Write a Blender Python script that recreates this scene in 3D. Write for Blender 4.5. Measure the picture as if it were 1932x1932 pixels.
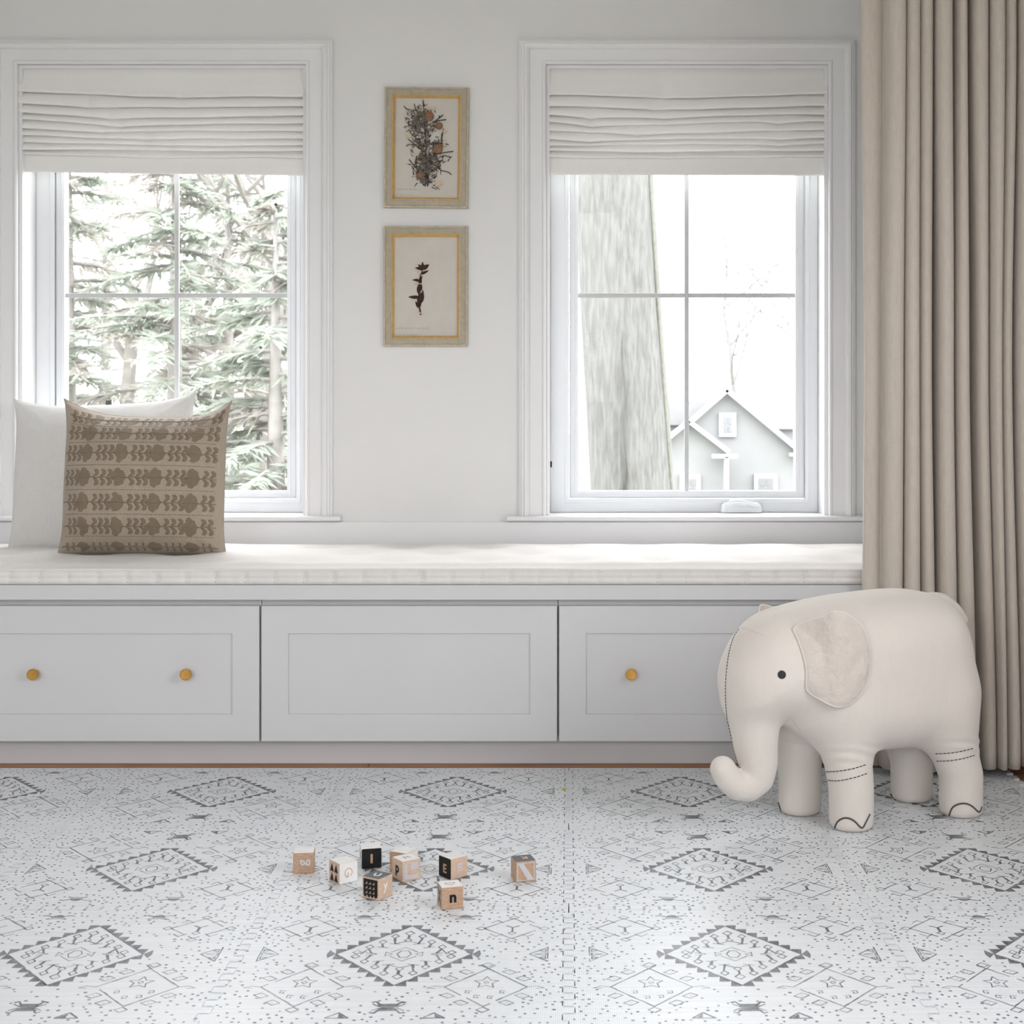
import bpy, bmesh, math, random
import numpy as np
from mathutils import Vector, Matrix, noise
from mathutils.bvhtree import BVHTree

for o in list(bpy.data.objects):
    bpy.data.objects.remove(o)
SC = bpy.context.scene
COL = SC.collection
R = math.radians

# ------------------------------------------------------------------ camera
F = 2800.0          # focal length in pixels of the 1932 frame
HC = 1.025          # lens height
VX, VY = 1073.0, 766.0
cam = bpy.data.cameras.new('camera')
cam.sensor_width = 36.0
cam.lens = F / 1932.0 * 36.0
cam.shift_x = (966 - VX) / 1932.0
cam.shift_y = -(966 - VY) / 1932.0
cam.clip_start = 0.05
cam.clip_end = 400
cam.dof.use_dof = True
cam.dof.focus_distance = 3.8
cam.dof.aperture_fstop = 11
camo = bpy.data.objects.new('camera', cam)
camo.location = (0, 0, HC)
camo.rotation_euler = (R(90), 0, 0)
COL.objects.link(camo)
SC.camera = camo

# ------------------------------------------------------------------ sky (bright overcast) and exposure
world = bpy.data.worlds.new('overcast_sky')
SC.world = world
world.use_nodes = True
bg = world.node_tree.nodes['Background']
bg.inputs['Color'].default_value = (0.968, 0.98, 1.0, 1)
bg.inputs['Strength'].default_value = 8.0
SC.view_settings.view_transform = 'Standard'
SC.view_settings.look = 'None'
SC.view_settings.gamma = 1.0
SC.view_settings.use_curve_mapping = False
SC.view_settings.exposure = 0.04


def portal(name, loc, rot, sx, sy):
    l = bpy.data.lights.new(name, 'AREA')
    l.shape = 'RECTANGLE'
    l.size = sx
    l.size_y = sy
    l.cycles.is_portal = True
    o = bpy.data.objects.new(name, l)
    o.location = loc
    o.rotation_euler = rot
    COL.objects.link(o)


# room dimensions
XL, XR = -2.56, 1.652
YW = 4.90            # inner face of the window wall
YR = -1.6            # wall behind the camera
ZC = 2.75
# window openings (x0, x1, z0, z1)
WZ0, WZ1 = 0.6645, 2.152
WINL = (-1.8165, -0.866)
WINR = (-0.075, 0.856)
RW = (-2.4, 0.4, 1.0, 2.62)       # unseen window added behind the camera as fill light (x0,x1,z0,z1)
SW = (1.2, 2.6, 0.7, 2.2)        # unseen right-wall window, put in for light from the right (y0,y1,z0,z1)
portal('sky_portal_a', ((WINL[0] + WINL[1]) / 2, YW + .24, 1.41), (R(-90), 0, 0), .95, 1.5)
portal('sky_portal_b', ((WINR[0] + WINR[1]) / 2, YW + .24, 1.41), (R(-90), 0, 0), .95, 1.5)
portal('sky_portal_c', ((RW[0] + RW[1]) / 2, YR - .14, (RW[2] + RW[3]) / 2), (R(90), 0, 0), RW[1] - RW[0], RW[3] - RW[2])
portal('sky_portal_d', (XR + .14, (SW[0] + SW[1]) / 2, (SW[2] + SW[3]) / 2), (0, R(90), 0), SW[3] - SW[2], SW[1] - SW[0])


def P(px, py, Y):
    """point at depth Y that shows at photo pixel (px, py)"""
    return Vector(((px - VX) * Y / F, Y, HC - (py - VY) * Y / F))


# ------------------------------------------------------------------ materials
def srgb(r, g, b):
    def c(v):
        v /= 255.0
        return v / 12.92 if v <= .04045 else ((v + .055) / 1.055) ** 2.4
    return (c(r), c(g), c(b), 1)


def mk(name):
    m = bpy.data.materials.new(name)
    m.use_nodes = True
    nt = m.node_tree
    return m, nt, nt.nodes, nt.links, nt.nodes['Principled BSDF']


def basic(name, col, rough=.6, var=.04, scale=8, bump=0, bscale=200, metal=0, spec=.3, detail=4):
    m, nt, N, L, B = mk(name)
    tc = N.new('ShaderNodeTexCoord')
    nz = N.new('ShaderNodeTexNoise')
    nz.inputs['Scale'].default_value = scale
    nz.inputs['Detail'].default_value = detail
    L.new(tc.outputs['Object'], nz.inputs['Vector'])
    cr = N.new('ShaderNodeValToRGB')
    c = col
    cr.color_ramp.elements[0].position = .3
    cr.color_ramp.elements[1].position = .7
    cr.color_ramp.elements[0].color = tuple(max(0, v * (1 - var)) for v in c[:3]) + (1,)
    cr.color_ramp.elements[1].color = tuple(min(1, v * (1 + var)) for v in c[:3]) + (1,)
    L.new(nz.outputs['Fac'], cr.inputs['Fac'])
    L.new(cr.outputs['Color'], B.inputs['Base Color'])
    B.inputs['Roughness'].default_value = rough
    B.inputs['Metallic'].default_value = metal
    B.inputs['Specular IOR Level'].default_value = spec
    if bump:
        n2 = N.new('ShaderNodeTexNoise')
        n2.inputs['Scale'].default_value = bscale
        n2.inputs['Detail'].default_value = 3
        L.new(tc.outputs['Object'], n2.inputs['Vector'])
        bp = N.new('ShaderNodeBump')
        bp.inputs['Strength'].default_value = bump
        bp.inputs['Distance'].default_value = .002
        L.new(n2.outputs['Fac'], bp.inputs['Height'])
        L.new(bp.outputs['Normal'], B.inputs['Normal'])
    return m


def fabric(name, col, var=.06, thread=900, bump=.35, transl=0.0, rough=.9, stretch=(1, 1, 1), slub=60, wr=0, wrs=9):
    """woven cloth: two crossed thread noises, slubs, optional soft wrinkles, optional light showing through"""
    m, nt, N, L, B = mk(name)
    tc = N.new('ShaderNodeTexCoord')
    mp = N.new('ShaderNodeMapping')
    mp.inputs['Scale'].default_value = stretch
    L.new(tc.outputs['Object'], mp.inputs['Vector'])

    def nz(scale, sc3, det=2):
        mm = N.new('ShaderNodeMapping')
        mm.inputs['Scale'].default_value = sc3
        L.new(mp.outputs['Vector'], mm.inputs['Vector'])
        n = N.new('ShaderNodeTexNoise')
        n.inputs['Scale'].default_value = scale
        n.inputs['Detail'].default_value = det
        L.new(mm.outputs['Vector'], n.inputs['Vector'])
        return n
    h = nz(thread, (.04, 1, 1))
    v = nz(thread, (1, 1, .04))
    s = nz(slub, (1, 1, .25), 4)
    ad = N.new('ShaderNodeMath'); ad.operation = 'ADD'
    L.new(h.outputs['Fac'], ad.inputs[0]); L.new(v.outputs['Fac'], ad.inputs[1])
    a2 = N.new('ShaderNodeMath'); a2.operation = 'MULTIPLY_ADD'
    L.new(s.outputs['Fac'], a2.inputs[0]); a2.inputs[1].default_value = .6
    L.new(ad.outputs[0], a2.inputs[2])
    cr = N.new('ShaderNodeValToRGB')
    cr.color_ramp.elements[0].position = .0
    cr.color_ramp.elements[1].position = 1.0
    mr = N.new('ShaderNodeMapRange')
    mr.inputs['From Min'].default_value = .9
    mr.inputs['From Max'].default_value = 1.7
    L.new(a2.outputs[0], mr.inputs['Value'])
    L.new(mr.outputs[0], cr.inputs['Fac'])
    cr.color_ramp.elements[0].color = tuple(max(0, x * (1 - var * 1.6)) for x in col[:3]) + (1,)
    cr.color_ramp.elements[1].color = tuple(min(1, x * (1 + var)) for x in col[:3]) + (1,)
    L.new(cr.outputs['Color'], B.inputs['Base Color'])
    B.inputs['Roughness'].default_value = rough
    B.inputs['Specular IOR Level'].default_value = .15
    B.inputs['Sheen Weight'].default_value = .15
    bp = N.new('ShaderNodeBump')
    bp.inputs['Strength'].default_value = bump
    bp.inputs['Distance'].default_value = .0006
    L.new(ad.outputs[0], bp.inputs['Height'])
    last = bp
    if wr:
        w = nz(wrs, (1, 1, 1), 3)
        b2 = N.new('ShaderNodeBump')
        b2.inputs['Strength'].default_value = wr
        b2.inputs['Distance'].default_value = .03
        L.new(w.outputs['Fac'], b2.inputs['Height'])
        L.new(bp.outputs['Normal'], b2.inputs['Normal'])
        last = b2
    L.new(last.outputs['Normal'], B.inputs['Normal'])
    if transl:
        t = N.new('ShaderNodeBsdfTranslucent')
        L.new(cr.outputs['Color'], t.inputs['Color'])
        mx = N.new('ShaderNodeMixShader')
        mx.inputs[0].default_value = transl
        L.new(B.outputs[0], mx.inputs[1]); L.new(t.outputs[0], mx.inputs[2])
        L.new(mx.outputs[0], N['Material Output'].inputs['Surface'])
    return m


def wood(name, c0, c1, scale=(3, 40, 40), rough=.55):
    m, nt, N, L, B = mk(name)
    tc = N.new('ShaderNodeTexCoord')
    mp = N.new('ShaderNodeMapping')
    mp.inputs['Scale'].default_value = scale
    L.new(tc.outputs['Object'], mp.inputs['Vector'])
    n = N.new('ShaderNodeTexNoise')
    n.inputs['Scale'].default_value = 1.5
    n.inputs['Detail'].default_value = 6
    n.inputs['Distortion'].default_value = .6
    L.new(mp.outputs[0], n.inputs['Vector'])
    cr = N.new('ShaderNodeValToRGB')
    cr.color_ramp.elements[0].position = .3
    cr.color_ramp.elements[1].position = .7
    cr.color_ramp.elements[0].color = c0
    cr.color_ramp.elements[1].color = c1
    L.new(n.outputs['Fac'], cr.inputs['Fac'])
    L.new(cr.outputs[0], B.inputs['Base Color'])
    B.inputs['Roughness'].default_value = rough
    return m


def glass_mat(name):
    m, nt, N, L, B = mk(name)
    N.remove(B)
    t = N.new('ShaderNodeBsdfTransparent')
    t.inputs['Color'].default_value = (.98, .98, .985, 1)
    g = N.new('ShaderNodeBsdfGlossy')
    g.inputs['Roughness'].default_value = .02
    lw = N.new('ShaderNodeLayerWeight'); lw.inputs['Blend'].default_value = .5
    pw = N.new('ShaderNodeMath'); pw.operation = 'POWER'; pw.inputs[1].default_value = 5
    L.new(lw.outputs['Facing'], pw.inputs[0])
    fr = N.new('ShaderNodeMath'); fr.operation = 'MULTIPLY_ADD'; fr.inputs[1].default_value = .5; fr.inputs[2].default_value = .004
    L.new(pw.outputs[0], fr.inputs[0])
    mx = N.new('ShaderNodeMixShader')
    L.new(fr.outputs[0], mx.inputs[0]); L.new(t.outputs[0], mx.inputs[1]); L.new(g.outputs[0], mx.inputs[2])
    L.new(mx.outputs[0], N['Material Output'].inputs['Surface'])
    return m


def mat_foam():
    """woven-look foam play mat: fine grid of threads, soft horizontal streaks"""
    m, nt, N, L, B = mk('play_mat_foam')
    tc = N.new('ShaderNodeTexCoord')

    def wave(axis):
        w = N.new('ShaderNodeTexWave')
        w.wave_type = 'BANDS'
        w.bands_direction = axis
        w.inputs['Scale'].default_value = 88
        w.inputs['Distortion'].default_value = .5
        w.inputs['Detail'].default_value = 1
        L.new(tc.outputs['Object'], w.inputs['Vector'])
        return w
    a, b = wave('X'), wave('Y')
    mn = N.new('ShaderNodeMath'); mn.operation = 'MAXIMUM'
    L.new(a.outputs['Fac'], mn.inputs[0]); L.new(b.outputs['Fac'], mn.inputs[1])
    mp = N.new('ShaderNodeMapping'); mp.inputs['Scale'].default_value = (5, 130, 1)
    L.new(tc.outputs['Object'], mp.inputs[0])
    n = N.new('ShaderNodeTexNoise'); n.inputs['Scale'].default_value = 1; n.inputs['Detail'].default_value = 3
    L.new(mp.outputs[0], n.inputs['Vector'])
    cr = N.new('ShaderNodeValToRGB')
    cr.color_ramp.elements[0].position = .3; cr.color_ramp.elements[1].position = .62
    cr.color_ramp.elements[0].color = (.78, .815, .845, 1)
    cr.color_ramp.elements[1].color = (.87, .90, .925, 1)
    L.new(n.outputs['Fac'], cr.inputs['Fac'])
    mx = N.new('ShaderNodeMix'); mx.data_type = 'RGBA'; mx.blend_type = 'MULTIPLY'
    mx.inputs['Factor'].default_value = .22
    L.new(cr.outputs[0], mx.inputs['A']); L.new(mn.outputs[0], mx.inputs['B'])
    L.new(mx.outputs['Result'], B.inputs['Base Color'])
    B.inputs['Roughness'].default_value = .36
    B.inputs['Specular IOR Level'].default_value = .7
    bp = N.new('ShaderNodeBump'); bp.inputs['Strength'].default_value = .25; bp.inputs['Distance'].default_value = .0006
    L.new(mn.outputs[0], bp.inputs['Height']); L.new(bp.outputs[0], B.inputs['Normal'])
    return m


def ink_mat():
    """worn grey block print, threads of the foam show through"""
    m, nt, N, L, B = mk('mat_ink')
    tc = N.new('ShaderNodeTexCoord')
    n = N.new('ShaderNodeTexNoise'); n.inputs['Scale'].default_value = 330; n.inputs['Detail'].default_value = 2
    L.new(tc.outputs['Object'], n.inputs['Vector'])
    n2 = N.new('ShaderNodeTexNoise'); n2.inputs['Scale'].default_value = 26; n2.inputs['Detail'].default_value = 3
    L.new(tc.outputs['Object'], n2.inputs['Vector'])
    ad = N.new('ShaderNodeMath'); ad.operation = 'ADD'
    L.new(n.outputs['Fac'], ad.inputs[0]); L.new(n2.outputs['Fac'], ad.inputs[1])
    cr = N.new('ShaderNodeValToRGB')
    mr = N.new('ShaderNodeMath'); mr.operation = 'MULTIPLY'; mr.inputs[1].default_value = .5
    L.new(ad.outputs[0], mr.inputs[0]); L.new(mr.outputs[0], cr.inputs['Fac'])
    e = cr.color_ramp.elements
    e[0].position = .42; e[0].color = (.06, .062, .075, 1)
    e[1].position = .66; e[1].color = (.34, .35, .38, 1)
    L.new(cr.outputs[0], B.inputs['Base Color'])
    B.inputs['Roughness'].default_value = .38
    B.inputs['Specular IOR Level'].default_value = .6
    return m


def bark_mat():
    m, nt, N, L, B = mk('pale_bark')
    tc = N.new('ShaderNodeTexCoord')
    mp = N.new('ShaderNodeMapping'); mp.inputs['Scale'].default_value = (11, 11, 1.6)
    L.new(tc.outputs['Object'], mp.inputs[0])
    n = N.new('ShaderNodeTexNoise'); n.inputs['Scale'].default_value = 4; n.inputs['Detail'].default_value = 8; n.inputs['Roughness'].default_value = .65
    L.new(mp.outputs[0], n.inputs['Vector'])
    cr = N.new('ShaderNodeValToRGB')
    e = cr.color_ramp.elements
    e[0].position = .35; e[0].color = (.115, .114, .108, 1)
    e[1].position = .62; e[1].color = (.185, .186, .176, 1)
    L.new(n.outputs['Fac'], cr.inputs['Fac'])
    L.new(cr.outputs[0], B.inputs['Base Color'])
    B.inputs['Roughness'].default_value = .95
    bp = N.new('ShaderNodeBump'); bp.inputs['Strength'].default_value = .5; bp.inputs['Distance'].default_value = .03
    L.new(n.outputs['Fac'], bp.inputs['Height']); L.new(bp.outputs[0], B.inputs['Normal'])
    return m


def leafmat(name, col, var, scale):
    m = basic(name, col, .9, var, scale)
    nt = m.node_tree
    B = nt.nodes['Principled BSDF']
    src = B.inputs['Base Color'].links[0].from_socket
    t = nt.nodes.new('ShaderNodeBsdfTranslucent')
    nt.links.new(src, t.inputs['Color'])
    mx = nt.nodes.new('ShaderNodeMixShader')
    mx.inputs[0].default_value = .5
    nt.links.new(B.outputs[0], mx.inputs[1]); nt.links.new(t.outputs[0], mx.inputs[2])
    nt.links.new(mx.outputs[0], nt.nodes['Material Output'].inputs['Surface'])
    return m


M = {}
M['wall'] = basic('wall_paint', (.80, .798, .79, 1), .75, .012, 3, .04, 60)
M['ceil'] = basic('ceiling_paint', (.90, .895, .89, 1), .9, .01, 3)
M['trim'] = basic('trim_paint', (.83, .83, .835, 1), .38, .012, 4, spec=.4)
M['cab'] = basic('cabinet_paint', (.655, .655, .66, 1), .42, .012, 4, spec=.4)
M['vinyl'] = basic('window_vinyl', (.84, .86, .885, 1), .3, .01, 4, spec=.5)
M['grille'] = basic('grille_bar', (.60, .605, .615, 1), .5, .01, 4)
M['glass'] = glass_mat('window_glass')
M['brass'] = basic('brushed_brass', srgb(205, 160, 88), .28, .06, 60, metal=1)
M['black'] = basic('black_plastic', (.012, .012, .013, 1), .4, .1, 20)
M['blind'] = fabric('blind_linen', (.90, .89, .865, 1), .015, 700, .2, transl=.04)
M['curtain'] = fabric('curtain_linen', (.64, .575, .505, 1), .07, 800, .45, transl=.05, slub=90)
M['mattress'] = fabric('mattress_linen', (.80, .775, .745, 1), .04, 800, .3)
M['mattress_seam'] = fabric('mattress_seam_thread', (.52, .49, .46, 1), .05, 800, .2)
M['taupe'] = fabric('taupe_linen', (.40, .335, .265, 1), .09, 600, .6, slub=140)
M['thread'] = fabric('brown_embroidery', (.235, .182, .13, 1), .12, 900, .8, slub=200)
M['white_pillow'] = fabric('white_linen', (.80, .79, .77, 1), .04, 600, .5, transl=.1, slub=120, wr=.12)
M['plush'] = fabric('cream_cotton', (.735, .68, .625, 1), .035, 900, .25, slub=40, wr=.05, wrs=14)
M['ear'] = fabric('ear_cotton', (.66, .595, .54, 1), .05, 900, .25, slub=40, wr=.35, wrs=30)
M['stitch'] = basic('charcoal_thread', (.045, .042, .045, 1), .85, .2, 300)
M['toe'] = basic('grey_embroidery_thread', (.10, .09, .088, 1), .85, .25, 300)
M['foam'] = mat_foam()
M['ink'] = ink_mat()
M['floorwood'] = wood('floor_oak', srgb(150, 102, 72), srgb(188, 138, 102), (2.5, 30, 30))
M['slab'] = basic('subfloor', (.10, .07, .05, 1), .8, .1)
M['basswood'] = wood('block_basswood', srgb(196, 168, 146), srgb(216, 190, 168), (60, 60, 260))
M['basswood_dark'] = wood('block_basswood_tan', srgb(170, 138, 114), srgb(196, 164, 138), (60, 60, 260))
M['bwhite'] = basic('block_white_paint', (.82, .81, .79, 1), .5, .03, 60)
M['bblack'] = basic('block_black_paint', (.008, .008, .009, 1), .5, .1, 60)
M['bgrey'] = basic('block_slate_paint', (.105, .11, .125, 1), .5, .06, 60)
M['blilac'] = basic('block_silver_paint', (.56, .55, .57, 1), .5, .04, 60)
M['frame'] = basic('worn_sage_paint', srgb(176, 166, 146), .6, .12, 50, .2, 90)
M['frame_edge'] = basic('worn_cream_paint', srgb(192, 182, 162), .6, .15, 70, .2, 90)
M['gilt'] = basic('gilt_slip', srgb(214, 178, 118), .4, .1, 60, metal=.35)
M['paper'] = basic('old_paper', srgb(206, 201, 192), .85, .03, 25)
M['sprig'] = basic('dried_grey_leaf', srgb(116, 107, 99), .85, .3, 160)
M['sprig_dark'] = basic('dried_dark_stem', srgb(66, 56, 50), .85, .3, 160)
M['berry'] = basic('dried_brown_berry', srgb(138, 104, 78), .7, .25, 120)
M['pressed'] = basic('pressed_brown_leaf', srgb(64, 40, 32), .8, .35, 150)
M['tape'] = basic('yellowed_tape', srgb(205, 186, 160), .6, .06, 90)
M['pencil'] = basic('faded_ink', srgb(128, 120, 110), .9, .3, 300)
M['tagwhite'] = basic('tag_satin', (.82, .82, .80, 1), .5, .02)
M['tagblue'] = basic('tag_blue_print', srgb(70, 120, 178), .5, .05)
M['tagyellow'] = basic('tag_yellow_print', srgb(196, 190, 90), .5, .05)
M['taggrey'] = basic('tag_grey', srgb(110, 110, 112), .8, .1, 200)
M['crumb'] = basic('yellow_crumb', srgb(214, 196, 90), .8, .1, 200)
M['bark'] = bark_mat()
M['moss'] = basic('moss', (.165, .166, .14, 1), .95, .15, 30)
M['twig'] = basic('winter_twig', (.27, .255, .24, 1), .95, .2, 5)
M['needles_far'] = leafmat('haze_tinted_far_needles', (.55, .575, .53, 1), .15, .8)  # outdoor haze put into the colour as very pale needles
M['twig_far'] = basic('haze_tinted_far_twig', (.205, .203, .20, 1), .95, .1, 5)  # faintness of distant haze put into the twig colour
M['vine'] = basic('bark_vine', (.10, .098, .09, 1), .95, .2, 5)
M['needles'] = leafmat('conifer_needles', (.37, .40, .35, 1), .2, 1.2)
M['needles2'] = leafmat('conifer_needles_brown', (.40, .38, .35, 1), .18, 1.5)
M['lawn'] = basic('winter_lawn', (.21, .22, .17, 1), .95, .2, .4)
M['siding'] = basic('house_siding', (.228, .232, .232, 1), .8, .03, 2)
M['htrim'] = basic('house_trim', (.38, .38, .38, 1), .8, .03, 2)
M['hroof'] = basic('house_roof', (.235, .235, .237, 1), .9, .05, 4)
M['hglass'] = basic('house_window_glass', (.185, .19, .195, 1), .2, .05, 2)


# ------------------------------------------------------------------ object helpers
WM = {}


def thing(name, label=None, cat=None, loc=(0, 0, 0), rz=0, group=None, kind=None):
    o = bpy.data.objects.new(name, None)
    o.empty_display_size = .05
    COL.objects.link(o)
    o.location = loc
    o.rotation_euler = (0, 0, rz)
    WM[o] = Matrix.Translation(Vector(loc)) @ Matrix.Rotation(rz, 4, 'Z')
    tag(o, label, cat, group, kind)
    return o


def tag(o, label=None, cat=None, group=None, kind=None):
    if label: o['label'] = label
    if cat: o['category'] = cat
    if group: o['group'] = group
    if kind: o['kind'] = kind
    return o


class MB:
    def __init__(s):
        s.v, s.f, s.m = [], [], []

    def add(s, vs, fs, mi=0):
        b = len(s.v)
        s.v += [tuple(p) for p in vs]
        for f in fs:
            s.f.append(tuple(b + i for i in f)); s.m.append(mi)
        return s

    def box(s, x0, x1, y0, y1, z0, z1, mi=0):
        vs = [(x, y, z) for z in (z0, z1) for y in (y0, y1) for x in (x0, x1)]
        return s.add(vs, [(0, 2, 3, 1), (4, 5, 7, 6), (0, 1, 5, 4), (1, 3, 7, 5), (3, 2, 6, 7), (2, 0, 4, 6)], mi)

    def grid(s, pts, closed_u=False, closed_v=False, mi=0):
        """pts[i][j]"""
        n, k = len(pts), len(pts[0])
        fs = []
        for i in range(n if closed_u else n - 1):
            for j in range(k if closed_v else k - 1):
                a, b = i * k + j, ((i + 1) % n) * k + j
                c, d = ((i + 1) % n) * k + (j + 1) % k, i * k + (j + 1) % k
                fs.append((a, b, c, d))
        return s.add([p for r in pts for p in r], fs, mi)

    def tube(s, path, rads, n=8, cap=True, mi=0):
        path = [Vector(p) for p in path]
        if not hasattr(rads, '__len__'): rads = [rads] * len(path)
        rings = []
        up = None
        for i, p in enumerate(path):
            t = (path[min(i + 1, len(path) - 1)] - path[max(i - 1, 0)])
            if t.length < 1e-9: t = Vector((0, 0, 1))
            t.normalize()
            if up is None:
                up = Vector((0, 0, 1)) if abs(t.z) < .9 else Vector((1, 0, 0))
            a = t.cross(up)
            if a.length < 1e-6: a = t.cross(Vector((0, 1, 0)))
            a.normalize(); b = t.cross(a); up = -b
            rings.append([p + (a * math.cos(q) + b * math.sin(q)) * rads[i] for q in [2 * math.pi * k / n for k in range(n)]])
        b0 = len(s.v)
        s.grid(rings, closed_v=True, mi=mi)
        if cap:
            s.f.append(tuple(b0 + k for k in range(n))); s.m.append(mi)
            e = b0 + (len(path) - 1) * n
            s.f.append(tuple(e + n - 1 - k for k in range(n))); s.m.append(mi)
        return s

    def prism(s, poly, fn, h0, h1, mi=0):
        """closed 2D poly -> prism; fn(u, v, h) gives a point"""
        n = len(poly)
        vs = [fn(u, v, h0) for u, v in poly] + [fn(u, v, h1) for u, v in poly]
        fs = [tuple(range(n - 1, -1, -1)), tuple(range(n, 2 * n))]
        fs += [(i, (i + 1) % n, n + (i + 1) % n, n + i) for i in range(n)]
        return s.add(vs, fs, mi)

    def lathe(s, prof, origin, axis='Y', n=24, mi=0):
        """prof: (radius, along)"""
        o = Vector(origin)
        rings = []
        for r, a in prof:
            ring = []
            for k in range(n):
                q = 2 * math.pi * k / n
                c, d = r * math.cos(q), r * math.sin(q)
                ring.append(o + (Vector((c, a, d)) if axis == 'Y' else Vector((c, d, a))))
            rings.append(ring)
        return s.grid(rings, closed_v=True, mi=mi)

    def build(s, name, mat, parent=None, smooth=False, bev=0, world=True, seg=2, fixn=True):
        me = bpy.data.meshes.new(name)
        vs = s.v
        wm = WM.get(parent) if (parent is not None and world) else None
        if wm is not None:
            inv = wm.inverted()
            vs = [inv @ Vector(p) for p in vs]
        me.from_pydata([tuple(p) for p in vs], [], s.f)
        mats = mat if isinstance(mat, (list, tuple)) else [mat]
        for m in mats: me.materials.append(m)
        if len(mats) > 1:
            me.polygons.foreach_set('material_index', s.m)
        if fixn:
            bm = bmesh.new(); bm.from_mesh(me)
            bmesh.ops.recalc_face_normals(bm, faces=bm.faces)
            bm.to_mesh(me); bm.free()
        if smooth:
            me.polygons.foreach_set('use_smooth', [True] * len(me.polygons))
        me.update()
        o = bpy.data.objects.new(name, me)
        COL.objects.link(o)
        if parent is not None:
            o.parent = parent
            WM[o] = WM[parent]
        else:
            WM[o] = Matrix()
        if bev:
            b = o.modifiers.new('bevel', 'BEVEL')
            b.width = bev; b.segments = seg; b.limit_method = 'ANGLE'
        return o


def copy_tree(o, parent=None):
    c = o.copy()
    COL.objects.link(c)
    c.parent = parent
    for ch in list(o.children):
        copy_tree(ch, c)
    return c


def struct(o):
    o['kind'] = 'structure'
    return o


# ================================================================== ROOM SHELL
TW = .22
b = MB()
b.box(XL, XR, YW, YW + TW, 0, WZ0)
b.box(XL, XR, YW, YW + TW, WZ1, ZC)
b.box(XL, WINL[0], YW, YW + TW, WZ0, WZ1)
b.box(WINL[1], WINR[0], YW, YW + TW, WZ0, WZ1)
b.box(WINR[1], XR, YW, YW + TW, WZ0, WZ1)
struct(b.build('wall_back', M['wall']))
struct(MB().box(XL - .15, XL, YR - .15, YW + TW, 0, ZC).build('wall_left', M['wall']))
b = MB()
b.box(XR, XR + .15, YR - .15, SW[0], 0, ZC)
b.box(XR, XR + .15, SW[1], YW + TW, 0, ZC)
b.box(XR, XR + .15, SW[0], SW[1], 0, SW[2])
b.box(XR, XR + .15, SW[0], SW[1], SW[3], ZC)
struct(b.build('wall_right', M['wall']))
b = MB()
b.box(XL, RW[0], YR - .15, YR, 0, ZC)
b.box(RW[1], XR, YR - .15, YR, 0, ZC)
b.box(RW[0], RW[1], YR - .15, YR, 0, RW[2])
b.box(RW[0], RW[1], YR - .15, YR, RW[3], ZC)
struct(b.build('wall_front', M['wall']))
struct(MB().box(XL - .15, XR + .15, YR - .15, YW + TW, ZC, ZC + .1).build('ceiling', M['ceil']))

# floor: slab plus oak planks along the strip left bare in front of the bench
fl = thing('floor', kind='structure')
MB().box(XL - .15, XR + .15, YR - .15, YW + TW, -.15, -.018).build('subfloor', M['slab'], fl)
rnd = random.Random(4)
row = 0
y = 4.315
while y > YR:
    x = XL - rnd.random() * 1.1
    wide = .105
    if y < 3.9:
        MB().box(XL, XR, YR, y, -.018, 0).build('plank_field', M['floorwood'], fl)
        break
    while x < XR:
        ln = .9 + rnd.random() * .9
        MB().box(max(x, XL) + .0008, min(x + ln, XR) - .0008, y - wide + .001, y, -.018, 0).build('plank', M['floorwood'], fl, bev=.0012, seg=1)
        x += ln
    y -= wide
    row += 1


# ================================================================== WINDOWS
def casing(name, x0, x1):
    prof = [(0, 0), (0, .014), (.004, .018), (.010, .017), (.013, .012), (.052, .014), (.056, .024), (.062, .029), (.070, .030), (.074, .024),
            (.079, .024), (.082, .018), (.0875, .016), (.0875, 0)]
    rows = []
    for o, h in prof:
        rows.append([(x0 - o, YW - h, WZ0 - .002), (x0 - o, YW - h, WZ1 + o * .9), (x1 + o, YW - h, WZ1 + o * .9), (x1 + o, YW - h, WZ0 - .002)])
    ob = MB().grid(rows).build(name, M['trim'])
    struct(ob)


casing('trim_1', *WINL)
casing('trim_2', *WINR)


def stool(name, x0, x1, w0, w1):
    # window stool with rounded nose, runs back to the frame between the jambs
    prof = [(YW, .6645), (YW - .034, .6645), (YW - .040, .661), (YW - .042, .656), (YW - .040, .650), (YW - .034, .6465), (YW, .6465)]
    b = MB()
    b.grid([[(x, y, z) for x in (x0, x1)] for y, z in prof], closed_u=True)
    n = len(prof)
    b.f.append(tuple(i * 2 for i in range(n))); b.m.append(0)
    b.f.append(tuple(i * 2 + 1 for i in range(n))); b.m.append(0)
    b.box(w0 + .001, w1 - .001, YW - .001, YW + .13, .6469, .6643 + .0006)
    struct(b.build(name, M['trim'], bev=.001))


stool('trim_3', -1.935, -.749, *WINL)
stool('trim_4', -.203, .973, *WINR)
struct(MB().box(XL + .001, XR - .001, YW - .012, YW - .0005, .46, .6435).build('trim_5', M['trim'], bev=.002))


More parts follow.
